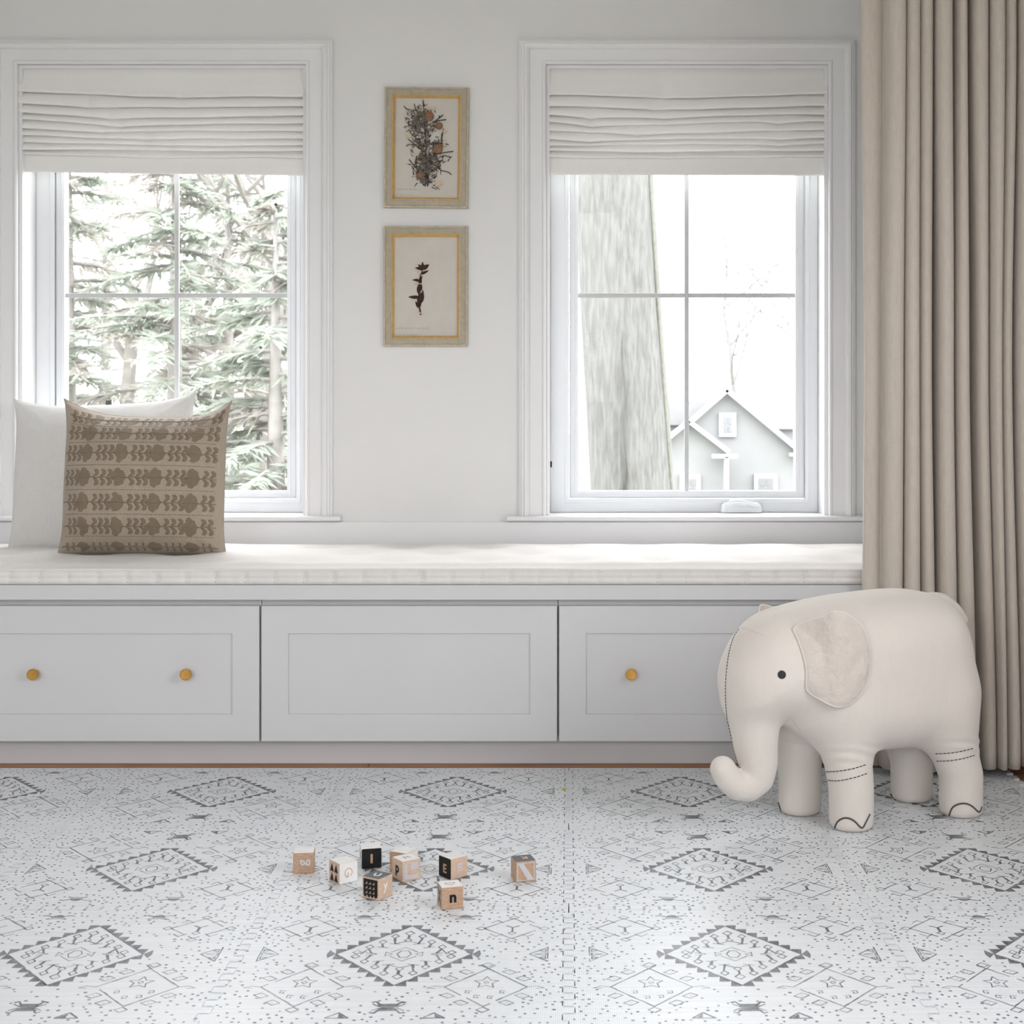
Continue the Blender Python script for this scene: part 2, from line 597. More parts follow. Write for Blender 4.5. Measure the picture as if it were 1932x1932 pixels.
def window(n, x0, x1):
    w = thing('window_%d' % n, loc=((x0 + x1) / 2, YW + .12, WZ0), kind='structure')
    yf = YW + .125                     # face of the vinyl frame
    # jamb liner boards
    MB().box(x0 + .0005, x0 + .012, YW + .001, yf + .05, WZ0 + .001, WZ1 - .001).build('jamb', M['trim'], w)
    MB().box(x1 - .012, x1 - .0005, YW + .001, yf + .05, WZ0 + .001, WZ1 - .001).build('jamb', M['trim'], w)
    MB().box(x0 + .012, x1 - .012, YW + .001, yf + .05, WZ1 - .012, WZ1 - .001).build('head_jamb', M['trim'], w)
    a0, a1, c0, c1 = x0 + .0125, x1 - .0125, WZ0 + .001, WZ1 - .013
    gx0, gx1 = x0 + .108, x1 - .088    # glass
    gz0, gz1 = .737, 2.035
    sx0, sx1, sz0, sz1 = gx0 - .030, gx1 + .030, gz0 - .024, gz1 + .03

    def ring(nm, o, i, ya, yb, mat, parent, bev):
        """four rails between outer and inner rectangles, one mesh per frame"""
        b = MB()
        (ox0, ox1, oz0, oz1), (ix0, ix1, iz0, iz1) = o, i
        rows = []
        for (X0, X1, Z0, Z1, yy) in ((ox0, ox1, oz0, oz1, yb), (ox0, ox1, oz0, oz1, ya), (ix0, ix1, iz0, iz1, ya), (ix0, ix1, iz0, iz1, yb)):
            rows.append([(X0, yy, Z0), (X1, yy, Z0), (X1, yy, Z1), (X0, yy, Z1)])
        b.grid(rows, closed_u=True, closed_v=True)
        return b.build(nm, mat, parent, bev=bev)
    ring('frame', (a0, a1, c0, c1), (sx0 - .004, sx1 + .004, sz0 - .004, sz1 + .004), yf, yf + .06, M['vinyl'], w, .002)
    ring('frame_stop', (sx0 - .016, sx1 + .016, sz0 - .016, sz1 + .016), (sx0 - .002, sx1 + .002, sz0 - .002, sz1 + .002), yf - .006, yf + .001, M['vinyl'], w, .0015)
    sash = ring('sash', (sx0, sx1, sz0, sz1), (gx0, gx1, gz0, gz1), yf + .006, yf + .05, M['vinyl'], w, .003)
    ring('glazing_bead', (gx0 - .012, gx1 + .012, gz0 - .012, gz1 + .012), (gx0, gx1, gz0, gz1), yf + .002, yf + .0065, M['vinyl'], sash, .001)
    mx = (gx0 + gx1) / 2
    mz = HC + (VY - 557.5) * (yf + .02) / F
    t = .0079
    MB().box(mx - t, mx + t, yf + .014, yf + .024, gz0, gz1).build('muntin', M['grille'], sash, bev=.002)
    MB().box(gx0, mx - t, yf + .015, yf + .023, mz - t, mz + t).build('muntin', M['grille'], sash, bev=.002)
    MB().box(mx + t, gx1, yf + .015, yf + .023, mz - t, mz + t).build('muntin', M['grille'], sash, bev=.002)
    for (p0, p1) in ((gx0, mx), (mx, gx1)):
        for (q0, q1) in ((gz0, mz), (mz, gz1)):
            MB().box(p0, p1, yf + .027, yf + .031, q0, q1).build('pane', M['glass'], w)
    return w, yf


w1, yf = window(1, *WINL)
w2, yf = window(2, *WINR)

# casement crank cover with folded handle, and the sash lock of the right window
cx0, cx1 = P(1360, 970, yf - .02).x, P(1438, 970, yf - .02).x
b = MB()
zz = WZ0 + .0015
secs = []
for t, h in ((0, .006), (.03, .026), (.1, .033), (.3, .036), (.7, .036), (.9, .033), (.97, .026), (1, .006)):
    X = cx0 + (cx1 - cx0) * t
    secs.append([(X, yf - .002, zz), (X, yf - .036 * min(1, .5 + h * 14), zz), (X, yf - .036 * min(1, .5 + h * 14), zz + h * .45), (X, yf - .020, zz + h), (X, yf - .002, zz + h)])
b.grid(secs, closed_v=True)
b.f.append((4, 3, 2, 1, 0)); b.m.append(0)
e = len(secs) * 5 - 5
b.f.append((e, e + 1, e + 2, e + 3, e + 4)); b.m.append(0)
crank = b.build('crank_cover', M['vinyl'], w2, smooth=False, bev=.002)
hp = []
for k in range(13):
    t = k / 12
    hp.append((cx0 + (cx1 - cx0) * (.2 + .72 * t), yf - .031, zz + .036 + .004 * math.sin(t * 3.1) - .016 * t * t))
b = MB(); b.tube(hp, [.006, .0075, .008, .008, .0075, .007, .006, .0055, .0055, .006, .0065, .006, .004], 10)
b.build('crank_handle', M['vinyl'], crank, smooth=True)
b = MB()
lx = P(1040, 880, yf).x
b.box(lx - .0035, lx + .0035, yf - .004, yf + .001, .745, .895)
lk = b.build('lock_track', M['vinyl'], w2, bev=.0015)
p = P(1040, 876, yf)
MB().box(lx - .0022, lx + .0022, yf - .010, yf - .0035, p.z - .010, p.z + .010).build('lock_lever', M['black'], lk, bev=.001)

# windows added out of view to let in light, behind and at right
w3 = thing('window_3', loc=((RW[0] + RW[1]) / 2, YR - .08, RW[2]), kind='structure')
for i in range(5):
    x = RW[0] + (RW[1] - RW[0]) * i / 4
    MB().box(max(x - .03, RW[0] + .001), min(x + .03, RW[1] - .001), YR - .10, YR - .05, RW[2] + .001, RW[3] - .001).build('mullion', M['vinyl'], w3, bev=.003)
for z in (RW[2] + .03, RW[3] - .03):
    MB().box(RW[0] + .001, RW[1] - .001, YR - .095, YR - .055, z - .029, z + .029).build('rail', M['vinyl'], w3, bev=.003)
for i in range(4):
    x = RW[0] + (RW[1] - RW[0]) * i / 4
    MB().box(x + .02, x + (RW[1] - RW[0]) / 4 - .02, YR - .078, YR - .074, RW[2] + .02, RW[3] - .02).build('pane', M['glass'], w3)
w4 = thing('window_4', loc=(XR + .08, (SW[0] + SW[1]) / 2, SW[2]), kind='structure')
for i in range(3):
    y = SW[0] + (SW[1] - SW[0]) * i / 2
    MB().box(XR + .05, XR + .10, max(y - .03, SW[0] + .001), min(y + .03, SW[1] - .001), SW[2] + .001, SW[3] - .001).build('mullion', M['vinyl'], w4, bev=.003)
for z in (SW[2] + .03, SW[3] - .03):
    MB().box(XR + .055, XR + .095, SW[0] + .001, SW[1] - .001, z - .029, z + .029).build('rail', M['vinyl'], w4, bev=.003)
for i in range(2):
    y = SW[0] + (SW[1] - SW[0]) * i / 2
    MB().box(XR + .074, XR + .078, y + .02, y + (SW[1] - SW[0]) / 2 - .02, SW[2] + .02, SW[3] - .02).build('pane', M['glass'], w4)


# ================================================================== ROMAN BLINDS
def blind(label, xpx0, xpx1, ytop, zl, zr, flapl, flapr, kinks, seed):
    Y0 = YW + .012
    A, Bp = P(xpx0, 0, Y0), P(xpx1, 0, Y0)
    x0, x1 = A.x, Bp.x
    Zp = lambda py: HC - (py - VY) * Y0 / F
    rt = thing('roman_blind', label, 'blind', ((x0 + x1) / 2, Y0, Zp((flapl + flapr) / 2)), group='roman blinds in the two windows')
    n = 121
    NF = len(zl)
    rr = random.Random(seed)
    ph = [rr.random() * 6 for _ in range(NF)]

    def zfold(i, s):
        z = Zp(zl[i] + (zr[i] - zl[i]) * s)
        for (k, sk, d, wl, wr) in kinks:
            if k == i:
                t = (sk - s) / wl if s < sk else (s - sk) / wr
                z -= d * max(0, 1 - t) ** 1.15
        z += .0012 * math.sin(s * 9 + ph[i]) + .0006 * math.sin(s * 23 + ph[i] * 2)
        return z

    def pinch(i, s):
        v = 0
        for (k, sk, d, wl, wr) in kinks:
            if k in (i, i - 1):
                v += (.6 if k == i - 1 else 1) * .010 * min(1, d / .010) * math.exp(-((s - sk) / .018) ** 2)
        return v
    rows = []
    fr_rows = []
    for a in range(n):
        s = a / (n - 1)
        X = x0 + (x1 - x0) * s
        pr = []
        zt = Zp(ytop)
        z0 = zfold(0, s)
        pi = pinch(0, s)
        pr += [(.030, zt), (.002, zt), (.0, zt - .002), (.0 + .002 * math.sin(s * 3), zt - .03), (-.004 + pi * .3, (zt + z0) / 2), (-.016 + pi, z0 + .012),
               (-.019 + pi, z0 + .004), (-.017 + pi, z0 + .0006), (-.009 + pi, z0 + .0002), (.012, z0 + .004)]
        for i in range(1, NF):
            zp, zi = zfold(i - 1, s), zfold(i, s)
            yfv = -.017 + .0014 * i + pinch(i, s)
            h = zp - zi
            pr += [(.012, zp + .0035), (yfv + .020, zp - .0005), (yfv + .012, zp - h * .2), (yfv + .005, zp - h * .45), (yfv + .0005, zi + h * .25),
                   (yfv + .001, zi + .0012), (yfv + .004, zi), (yfv + .008, zi + .0008), (.012, zi + .004)]
        rows.append([(X, Y0 + q, z) for q, z in pr])
        zb = Zp(flapl + (flapr - flapl) * s)
        zl_ = zfold(NF - 1, s)
        Xf = (x0 + x1) / 2 + (X - (x0 + x1) / 2) * .985
        fr_rows.append([(Xf, Y0 + .020, zl_ + .02), (Xf, Y0 + .013, zl_ + .004), (Xf, Y0 + .014, zl_ - .012), (Xf, Y0 + .015, zb + .006), (Xf, Y0 + .016, zb + .0005), (Xf, Y0 + .018, zb), (Xf, Y0 + .021, zb + .003), (Xf, Y0 + .024, zl_ + .02)])
    MB().grid(rows).build('pleated_fabric', M['blind'], rt, smooth=True)
    MB().grid(fr_rows).build('hem_flap', M['blind'], rt, smooth=True)
    MB().box(x0 + .004, x1 - .004, Y0 + .026, Y0 + .060, Zp(ytop) - .04, Zp(ytop) - .001).build('headrail', M['vinyl'], rt, bev=.001)
    return rt


blind('cream linen roman blind half raised above the cushions, left window', 37, 575, 126,
      [175, 195, 212, 226, 242.6, 255.5, 268, 282, 292], [183.5, 203, 219, 233, 248, 262, 274, 286, 298], 323, 330,
      [(0, .57, .010, .6, .5), (1, .24, .014, .25, .7), (2, .32, .020, .33, .7), (3, .35, .018, .35, .7), (4, .29, .010, .3, .6), (5, .44, .010, .4, .5), (6, .53, .008, .5, .5), (8, .52, .004, .4, .4)], 1)
blind('cream linen roman blind half raised beside the curtain, right window', 1033, 1559, 129,
      [179.5, 201, 218, 231, 246.5, 262, 275, 285, 296.5], [179.5, 202, 217.5, 230, 247, 261, 271, 284.5, 295.5], 328, 330,
      [(0, .42, .013, .45, .6), (1, .38, .013, .38, .6), (2, .15, .012, .16, .5), (2, .42, .006, .2, .5), (3, .155, .016, .16, .6), (3, .83, .009, .1, .12), (4, .32, .016, .32, .5), (5, .15, .010, .16, .5), (5, .83, .005, .1, .12),
       (6, .83, .006, .1, .12), (7, .44, .004, .4, .4), (8, .43, .005, .4, .4)], 2)

# ================================================================== WINDOW SEAT
YD = 4.19      # face of the drawers
bt = MB()
bt.box(XL + .002, XR - .002, 4.168, YW - .014, .480, .5225)
tag(bt.build('bench_slab', M['cab'], bev=.002), 'long white board forming the top of the window seat', 'bench top')
struct(MB().box(XL + .001, XR - .001, 4.252, 4.27, .001, .0775).build('baseboard_bench', M['cab']))
edges = [-2.554, -1.712, -.871, -.030, .811, 1.651]
unit_labels = ['white base unit at the far left end of the window seat',
               'white drawer unit with two brass knobs at the left of the seat, below the pillows',
               'white drawer unit without knobs in the middle of the seat',
               'white drawer unit behind the stuffed elephant, one brass knob showing',
               'white base unit behind the curtain at the right end']
zt_, zb_ = HC - (1143 - VY) * YD / F, HC - (1399 - VY) * YD / F
knob = None
for k in range(5):
    xa, xb = edges[k], edges[k + 1]
    u = thing('drawer_unit', unit_labels[k], 'drawer', ((xa + xb) / 2, 4.5, .078), group='drawer units of the window seat')
    MB().box(xa + .001, xb - .001, 4.2125, YW - .02, .079, .4795).build('body', M['cab'], u)
    # shaker front: frame with recessed panel
    g = .003
    X0, X1 = xa + g, xb - g
    ix0, ix1, iz0, iz1 = X0 + .0765, X1 - .0765, zb_ + .0765, zt_ - .079
    rows = []
    for (p0, p1, q0, q1, yy) in ((X0, X1, zb_, zt_, YD + .021), (X0, X1, zb_, zt_, YD), (ix0, ix1, iz0, iz1, YD), (ix0, ix1, iz0, iz1, YD + .021)):
        rows.append([(p0, yy, q0), (p1, yy, q0), (p1, yy, q1), (p0, yy, q1)])
    fr = MB().grid(rows, closed_u=True, closed_v=True).build('drawer_front', M['cab'], u, bev=.0018)
    MB().box(ix0 + .0002, ix1 - .0002, YD + .0055, YD + .020, iz0 + .0002, iz1 - .0002).build('panel', M['cab'], fr)
    if k in (1, 3):
        for dx in (-.215, .215):
            kb = MB()
            cx = (xa + xb) / 2 + dx
            kb.lathe([(.0001, YD + .0055), (.009, YD + .0055), (.009, YD + .004), (.006, YD + .003), (.0055, YD - .008), (.0075, YD - .012), (.0155, YD - .015), (.0165, YD - .0175), (.0165, YD - .022),
                      (.0155, YD - .0245), (.0138, YD - .0245), (.0130, YD - .0235), (.0001, YD - .0232)], (cx, 0, HC - (1273 - VY) * (YD - .02) / F), 'Y', 32)
            ko = kb.build('knob', M['brass'], fr, smooth=True)
            ko.data.set_sharp_from_angle(angle=R(32))

# ---- bench mattress
mt = thing('bench_cushion', 'long thin off-white tufted mattress cushion lying on the window seat', 'cushion', (-.45, 4.49, .523))
X0, X1, YA, YB = XL + .02, XR - .02, 4.158, 4.83
Z0, Z1 = .5235, .5675


def tuft(x, y):
    v = 0
    for j, yy in enumerate((4.30, 4.50, 4.70)):
        off = 0 if j % 2 == 0 else .13
        k = round((x - off) / .26)
        d2 = ((x - off - k * .26) ** 2 + (y - yy) ** 2)
        v += math.exp(-d2 / .0042)
    return v


rows = []
nx = 640
for a in range(nx + 1):
    x = X0 + (X1 - X0) * a / nx
    ph = (x / .0825)
    fr_ = ph - math.floor(ph)
    crease = math.exp(-(min(fr_, 1 - fr_) / .10) ** 2)
    wob = noise.noise((x * 3, 0, 1)) * .004
    depth = .0125 * crease * (.7 + .6 * noise.noise((math.floor(ph + .5) * 3.7, 1, 2)))
    pr = [(YA + .03, Z0), (YA + .010, Z0), (YA + .001 + depth * .3, Z0 + .003), (YA - .004 + depth, Z0 + .011), (YA - .003 + depth, Z0 + .015), (YA + .0015 + depth * .8, Z0 + .0195), (YA - .003 + depth, Z0 + .024),
          (YA - .004 + depth * .8, Z0 + .030), (YA - .001 + depth * .4, Z1 - .006 + wob), (YA - .004, Z1 - .003 + wob), (YA - .0045, Z1 + .0005 + wob), (YA - .002, Z1 + .0025 + wob), (YA + .002, Z1 + .0012 + wob)]
    rowp = [(x, q, z) for q, z in pr]
    for j in range(1, 31):
        y = YA + .002 + (YB - YA - .002) * j / 31
        edge = min(1, (y - YA) / .05) * min(1, (YB - y) / .06)
        z = Z1 + .001 + wob * (1 - min(1, (y - YA) / .1)) + .015 * math.sqrt(max(0, edge)) - .013 * tuft(x, y) * edge + .003 * noise.noise((x * 5, y * 5, 0)) + .004 * noise.noise((x * 1.6, y * 2, 5))
        rowp.append((x, y, z))
    s_ = .006 * math.sin(x * 24) * .6
    rowp += [(x, YB, Z1 - .004 + s_), (x, YB + .004, Z1 - .015), (x, YB, Z0 + .004), (x, YB - .02, Z0)]
    rows.append(rowp)
b = MB().grid(rows)
n_ = len(rows[0])
b.f.append(tuple(range(n_))); b.m.append(0)
b.f.append(tuple(len(b.v) - 1 - i for i in range(n_))); b.m.append(0)
b.build('mattress', M['mattress'], mt, smooth=True)
# stitched pulls along the boxed side
b = MB()
k = math.ceil(X0 / .0825)
while k * .0825 < X1:
    x = k * .0825
    b.tube([(x - .001, YA + .002, Z0 + .009), (x + .0005, YA + .0055, Z0 + .0045)], .0009, 5)
    b.tube([(x, YA + .003, Z0 + .021), (x + .0006, YA + .003, Z0 + .018)], .0008, 5)
    k += 1
b.build('side_stitching', M['mattress_seam'], mt)['kind'] = 'stuff'


# ================================================================== PILLOWS
def pillow(name, label, cat, w, h, T, center, tilt, roll, yaw, mat, pinch=.05, toppinch=.08, seed=0, wr=.004, slump=.0, bend=.06):
    """u,v in -1..1; side +1 faces the viewer"""
    rot = Matrix.Rotation(yaw, 4, 'Z') @ Matrix.Rotation(-tilt, 4, 'X') @ Matrix.Rotation(roll, 4, 'Y')
    xf = Matrix.Translation(Vector(center)) @ rot

    def surf(u, v, side, lift=0):
        pv = toppinch if v > 0 else pinch * .45
        x = w / 2 * u * (1 - pinch * u * u * (1 - abs(v) ** 5))
        z = h / 2 * v * (1 - pv * v * v * (1 - abs(u) ** 4))
        bd = max(0, (v - .45) / .55) ** 1.4 * (1 - abs(u) ** 3.5)
        z -= bend * .35 * bd * h
        q = max(0, 1 - abs(u) ** 2.3) * max(0, 1 - abs(v) ** 2.3)
        t = T / 2 * q ** .5
        t *= 1 + slump * (-v) * .6
        nn = noise.noise((u * 2.2 + seed, v * 2.2, side * 3)) * wr * 2 + noise.noise((u * 5 + seed, v * 5, side)) * wr
        # corner gathers
        cr = (abs(u) * abs(v)) ** 3
        nn += wr * 2.5 * cr * math.sin((abs(u) - abs(v)) * 26 + seed) * (1 - max(abs(u), abs(v)) ** 8)
        y = -side * (t + nn * q ** .3 + lift) + bend * bd * h
        return xf @ Vector((x, y, z))
    base = Vector(center) - Vector((0, 0, h / 2))
    rt = thing(name, label, cat, base)
    n = 56
    b = MB()
    for side in (1, -1):
        g = [[surf(math.sin(math.pi / 2 * (-1 + 2 * i / n)), math.sin(math.pi / 2 * (-1 + 2 * j / n)), side) for j in range(n + 1)] for i in range(n + 1)]
        b.grid(g)
    me_o = b.build('cover', mat, rt, smooth=True)
    bm = bmesh.new(); bm.from_mesh(me_o.data)
    bmesh.ops.remove_doubles(bm, verts=bm.verts, dist=.0004)
    bmesh.ops.recalc_face_normals(bm, faces=bm.faces)
    bm.to_mesh(me_o.data); bm.free()
    # piped seam
    path = []
    for (a0, b0, a1, b1) in ((-1, -1, 1, -1), (1, -1, 1, 1), (1, 1, -1, 1), (-1, 1, -1, -1)):
        for k in range(24):
            t = k / 24
            path.append(surf(a0 + (a1 - a0) * t, b0 + (b1 - b0) * t, 1))
    path.append(path[0])
    MB().tube(path, .0017, 6, cap=False).build('seam', mat, rt, smooth=True)
    return rt, surf


wp, wsurf = pillow('throw_pillow', 'white square pillow with a small grey tag, leaning behind the taupe pillow', 'pillow', .60, .50, .14,
                   (P(193, 905, 4.755).x, 4.755, .815), R(12), R(-2.5), R(-3), M['white_pillow'], .05, .06, 3, .004)
b = MB()
q0 = [wsurf(u, v, 1, .001) for u, v in ((-.01, .99), (.055, .99))]
q1 = [p + Vector((0, .004, .014)) for p in q0]
b.add(q0 + [q1[1], q1[0]] + [p + Vector((0, .002, 0)) for p in q0 + [q1[1], q1[0]]], [(0, 1, 2, 3), (7, 6, 5, 4), (0, 4, 5, 1), (1, 5, 6, 2), (2, 6, 7, 3), (3, 7, 4, 0)])
tg = b.build('tag', M['taggrey'], wp)
tg['label'] = 'small grey fabric tag'

tp, tsurf = pillow('throw_pillow', 'taupe square pillow embroidered with rows of brown leaves', 'pillow', .505, .475, .26,
                   (P(274, 905, 4.505).x, 4.505, .808), R(6), R(.8), R(3), M['taupe'], .055, .06, 8, .009, slump=.35, bend=.19)
# embroidery: rows of fans and leaf pairs lying on the cover
rnd = random.Random(11)


def emb_poly(b, pts, lift=.0012):
    c = (sum(p[0] for p in pts) / len(pts), sum(p[1] for p in pts) / len(pts))
    n = len(pts)
    vs = [tsurf(c[0], c[1], 1, lift * 1.7)]
    mid = [((p[0] + c[0]) / 2, (p[1] + c[1]) / 2) for p in pts]
    vs += [tsurf(p[0], p[1], 1, lift * 1.4) for p in mid]
    vs += [tsurf(p[0], p[1], 1, lift * .4) for p in pts]
    fs = [(0, 1 + i, 1 + (i + 1) % n) for i in range(n)]
    fs += [(1 + i, 1 + n + i, 1 + n + (i + 1) % n, 1 + (i + 1) % n) for i in range(n)]
    b.add(vs, fs)


def fan(b, cu, cv, hw, hh):
    pts = [(cu - hw, cv)]
    for k in range(11):
        a = R(100 - 20 * k)
        jit = 1 + rnd.uniform(-.08, .08) + (.05 if k % 2 else -.05)
        pts.append((cu - hw * .2 + hw * 1.1 * math.cos(a) * jit, cv + hh * math.sin(a) * jit))
    emb_poly(b, pts)


def leafm(b, cu, cv, L_, sgn):
    # curved petal rising from the stem
    pts = []
    for (du, dv) in ((0, 0), (.55, .05), (.95, .35), (.95, .75), (.6, 1.0), (.15, .92), (.45, .6), (.35, .3)):
        pts.append((cu + du * L_ * .80, cv + sgn * (dv * L_ + .006)))
    emb_poly(b, pts)


rowsv = [.82, .56, .28, -.03, -.34, -.64, -.90]
for ri, rv in enumerate(rowsv):
    b = MB()
    sh = .02 * ri
    for k in range(-1, 6):
        cu = -.60 + k * .425 - sh * .4
        hh = .118 if ri < 6 else .06
        if -.95 < cu < .95:
            fan(b, cu, rv, .098, hh)
        for j in range(3):
            lu = cu + .120 + j * .080
            if -.93 < lu < .9:
                leafm(b, lu, rv, .10 if ri < 6 else .05, 1)
                leafm(b, lu, rv, .10 if ri < 6 else .05, -1)
    # central stem
    st = [tsurf(-.93 + 1.86 * t / 40, rv + .006 * math.sin(t * 1.7), 1, .001) for t in range(41)]
    b.tube(st, .0016, 5)
    # running stitch between rows
    if ri < 6:
        v2 = (rv + rowsv[ri + 1]) / 2
        for k in range(66):
            u = -.9 + k * .0275
            a_, c_ = tsurf(u, v2, 1, .0006), tsurf(u + .012, v2, 1, .0006)
            b.tube([a_, c_], .0011, 4)
    e = b.build('embroidered_row', M['thread'], tp, smooth=True, fixn=False)

# ================================================================== CURTAIN
cu = thing('curtain', 'floor-length beige linen curtain hanging in folds at the right', 'curtain', (1.05, 4.10, .02))
# fold edges in photo columns at the top, middle, bottom; None-separated gaps get deep back folds
TOP = [(1636, 1679), (1680, 1710), (1711, 1737), (1738, 1764), (1768, 1797), (1806, 1828), (1838, 1868), (1871, 1896), (1899, 1922), (1926, 1950), (1954, 1978), (1984, 2008), (2014, 2038)]
MID = [(1640, 1674), (1675, 1707), (1709, 1735), (1738, 1762), (1773, 1800), (1806, 1830), (1845, 1869), (1871, 1890), (1892, 1912), (1920, 1946), (1950, 1972), (1980, 2004), (2010, 2034)]
BOT = [(1633, 1668), (1669, 1705), (1708, 1735), (1744, 1770), (1777, 1811), (1815, 1843), (1858, 1884), (1886, 1901), (1904, 1926), (1932, 1956), (1960, 1984), (1990, 2012), (2018, 2042)]
YFC = 4.03
S_ = F / 4.04


def plan(t):
    """plan path of the cloth at height fraction t (0 bottom, 1 top)"""
    fr = []
    for i in range(len(TOP)):
        if t > .55:
            a = (t - .55) / .45; A, Bq = MID[i], TOP[i]
        else:
            a = t / .55; A, Bq = BOT[i], MID[i]
        a = a * a * (3 - 2 * a)
        fr.append((A[0] + (Bq[0] - A[0]) * a, A[1] + (Bq[1] - A[1]) * a))
    pts = []
    for i, (l, r) in enumerate(fr):
        xl, xr = (l - VX) / S_, (r - VX) / S_
        w = xr - xl
        dy = .012 * math.sin(i * 2.3 + t * 1.5)
        yf_ = YFC + dy
        if i == 0:
            # leading edge: flat return facing left-forward
            pts += [(xl + .002, yf_ + .085), (xl, yf_ + .07), (xl + .004, yf_ + .060), (xl + w * .35, yf_ + .054), (xl + w * .8, yf_ + .058), (xr - .002, yf_ + .062)]
            continue
        gap = (fr[i][0] - fr[i - 1][1]) / S_
        if i > 1 or True:
            depth = .108 if gap > .005 else .07
            gx = xl - gap * .5
            if i > 1:
                pts += [(gx - gap * .2, yf_ + depth), (gx + gap * .2, yf_ + depth)]
        pts += [(xl - .001, yf_ + .030), (xl + w * .06, yf_ + .012), (xl + w * .25, yf_ + .001), (xl + w * .5, yf_ - .002), (xl + w * .75, yf_ + .001), (xl + w * .95, yf_ + .012), (xr + .001, yf_ + .032)]
    return pts


def catmull(pts, k):
    out = []
    n = len(pts)
    for i in range(n - 1):
        p0, p1, p2, p3 = pts[max(i - 1, 0)], pts[i], pts[i + 1], pts[min(i + 2, n - 1)]
        for j in range(k):
            t = j / k
            q = []
            for d in range(2):
                q.append(.5 * (2 * p1[d] + (p2[d] - p0[d]) * t + (2 * p0[d] - 5 * p1[d] + 4 * p2[d] - p3[d]) * t * t + (3 * p1[d] - p0[d] - 3 * p2[d] + p3[d]) * t ** 3))
            out.append(tuple(q))
    out.append(pts[-1])
    return out


rows = []
NZ = 60
for j in range(NZ + 1):
    t = j / NZ
    z = .034 + (2.70 - .034) * t
    tt = min(1, max(0, (z - .03) / 2.05))
    path = catmull(plan(tt), 3)
    rows.append([(x + .0008 * noise.noise((x * 6, z * 1.2, 1)), y + .002 * noise.noise((x * 8, z * .9, 4)), z + (.006 * math.sin(x * 11) if j == 0 else 0)) for x, y in path])
pan = MB().grid(rows).build('curtain_panel', M['curtain'], cu, smooth=True)
so = pan.modifiers.new('thickness', 'SOLIDIFY'); so.thickness = .0012
hem = []
for j in (2,):
    hem = [(x, y - .0012, z + .035) for x, y, z in rows[1]]
MB().tube([(.80, 4.10, 2.715), (1.62, 4.10, 2.715)], .012, 12).build('rod', M['vinyl'], cu, smooth=True)


# ================================================================== PICTURES
def picture(label, tl, tr, br, bl, seed):
    Y1 = YW - .001
    Yp = YW - .012
    q = [P(x, y, YW - .02) for x, y in (tl, tr, br, bl)]
    # make it a rectangle with a small roll
    c = sum(q, Vector()) / 4
    w = ((q[1] - q[0]).length + (q[2] - q[3]).length) / 2
    h = ((q[0] - q[3]).length + (q[1] - q[2]).length) / 2
    roll = math.atan2((q[1] - q[0]).z, (q[1] - q[0]).x) * .5 + math.atan2((q[0] - q[3]).x, (q[0] - q[3]).z) * -.5
    ux, uz = Vector((math.cos(roll), 0, math.sin(roll))), Vector((-math.sin(roll), 0, math.cos(roll)))
    rt = thing('botanical_picture', label, 'picture', (c.x, Y1, c.z - h / 2), group='framed pressed plants between the windows')

    def at(u, v, d):      # metres from the centre, d in front of the wall
        p = c + ux * u + uz * v
        return Vector((p.x, YW - d, p.z))

    def sweep(nm, prof, mat, parent):
        """prof: (inset from outer edge, depth); four mitred mouldings, one part each"""
        cs = [(-1, -1), (1, -1), (1, 1), (-1, 1)]
        for i in range(4):
            a, bq = cs[i], cs[(i + 1) % 4]
            rws = [[at(s[0] * (w / 2 - o), s[1] * (h / 2 - o), d) for s in (a, bq)] for o, d in prof]
            bb = MB().grid(rws)
            n = len(prof)
            bb.f.append(tuple(k * 2 for k in range(n))); bb.m.append(0)
            bb.f.append(tuple(k * 2 + 1 for k in range(n))); bb.m.append(0)
            bb.build(nm, mat, parent)
    sweep('frame_rail', [(0, .001), (0, .016), (.002, .019), (.005, .0195), (.0065, .018), (.008, .0195), (.022, .021), (.0245, .021), (.026, .019), (.026, .001)], M['frame'], rt)
    sweep('outer_edge', [(-.0006, .002), (-.0006, .016), (.0018, .0196), (.0052, .0201), (.0062, .0184), (.006, .016), (.001, .004)], M['frame_edge'], rt)
    sweep('gilt_slip', [(.0255, .003), (.0255, .020), (.0275, .0205), (.033, .012), (.0345, .010), (.0345, .003)], M['gilt'], rt)
    b = MB()
    b.prism([(-w / 2 + .027, -h / 2 + .027), (w / 2 - .027, -h / 2 + .027), (w / 2 - .027, h / 2 - .027), (-w / 2 + .027, h / 2 - .027)], lambda u, v, d: at(u, v, d), .0015, .006)
    b.build('paper', M['paper'], rt)
    return rt, at, w, h


def leaf_poly(at, u, v, ang, ln, wd, d, bend=0, n=5):
    """thin raised leaf: two-sided strip with thickness, returns verts/faces"""
    vs = []
    for i in range(n + 1):
        t = i / n
        a = ang + bend * t
        x = u + math.cos(a) * ln * t
        y = v + math.sin(a) * ln * t
        ww = wd * math.sin(math.pi * min(1, .12 + .88 * t) ** .8) * .5 + .00015
        nx_, ny_ = -math.sin(a), math.cos(a)
        vs += [at(x + nx_ * ww, y + ny_ * ww, d), at(x, y, d + wd * .08 + .0002), at(x - nx_ * ww, y - ny_ * ww, d)]
    fs = []
    for i in range(n):
        for j in range(2):
            a = i * 3 + j
            fs.append((a, a + 1, a + 4, a + 3))
    return vs, fs


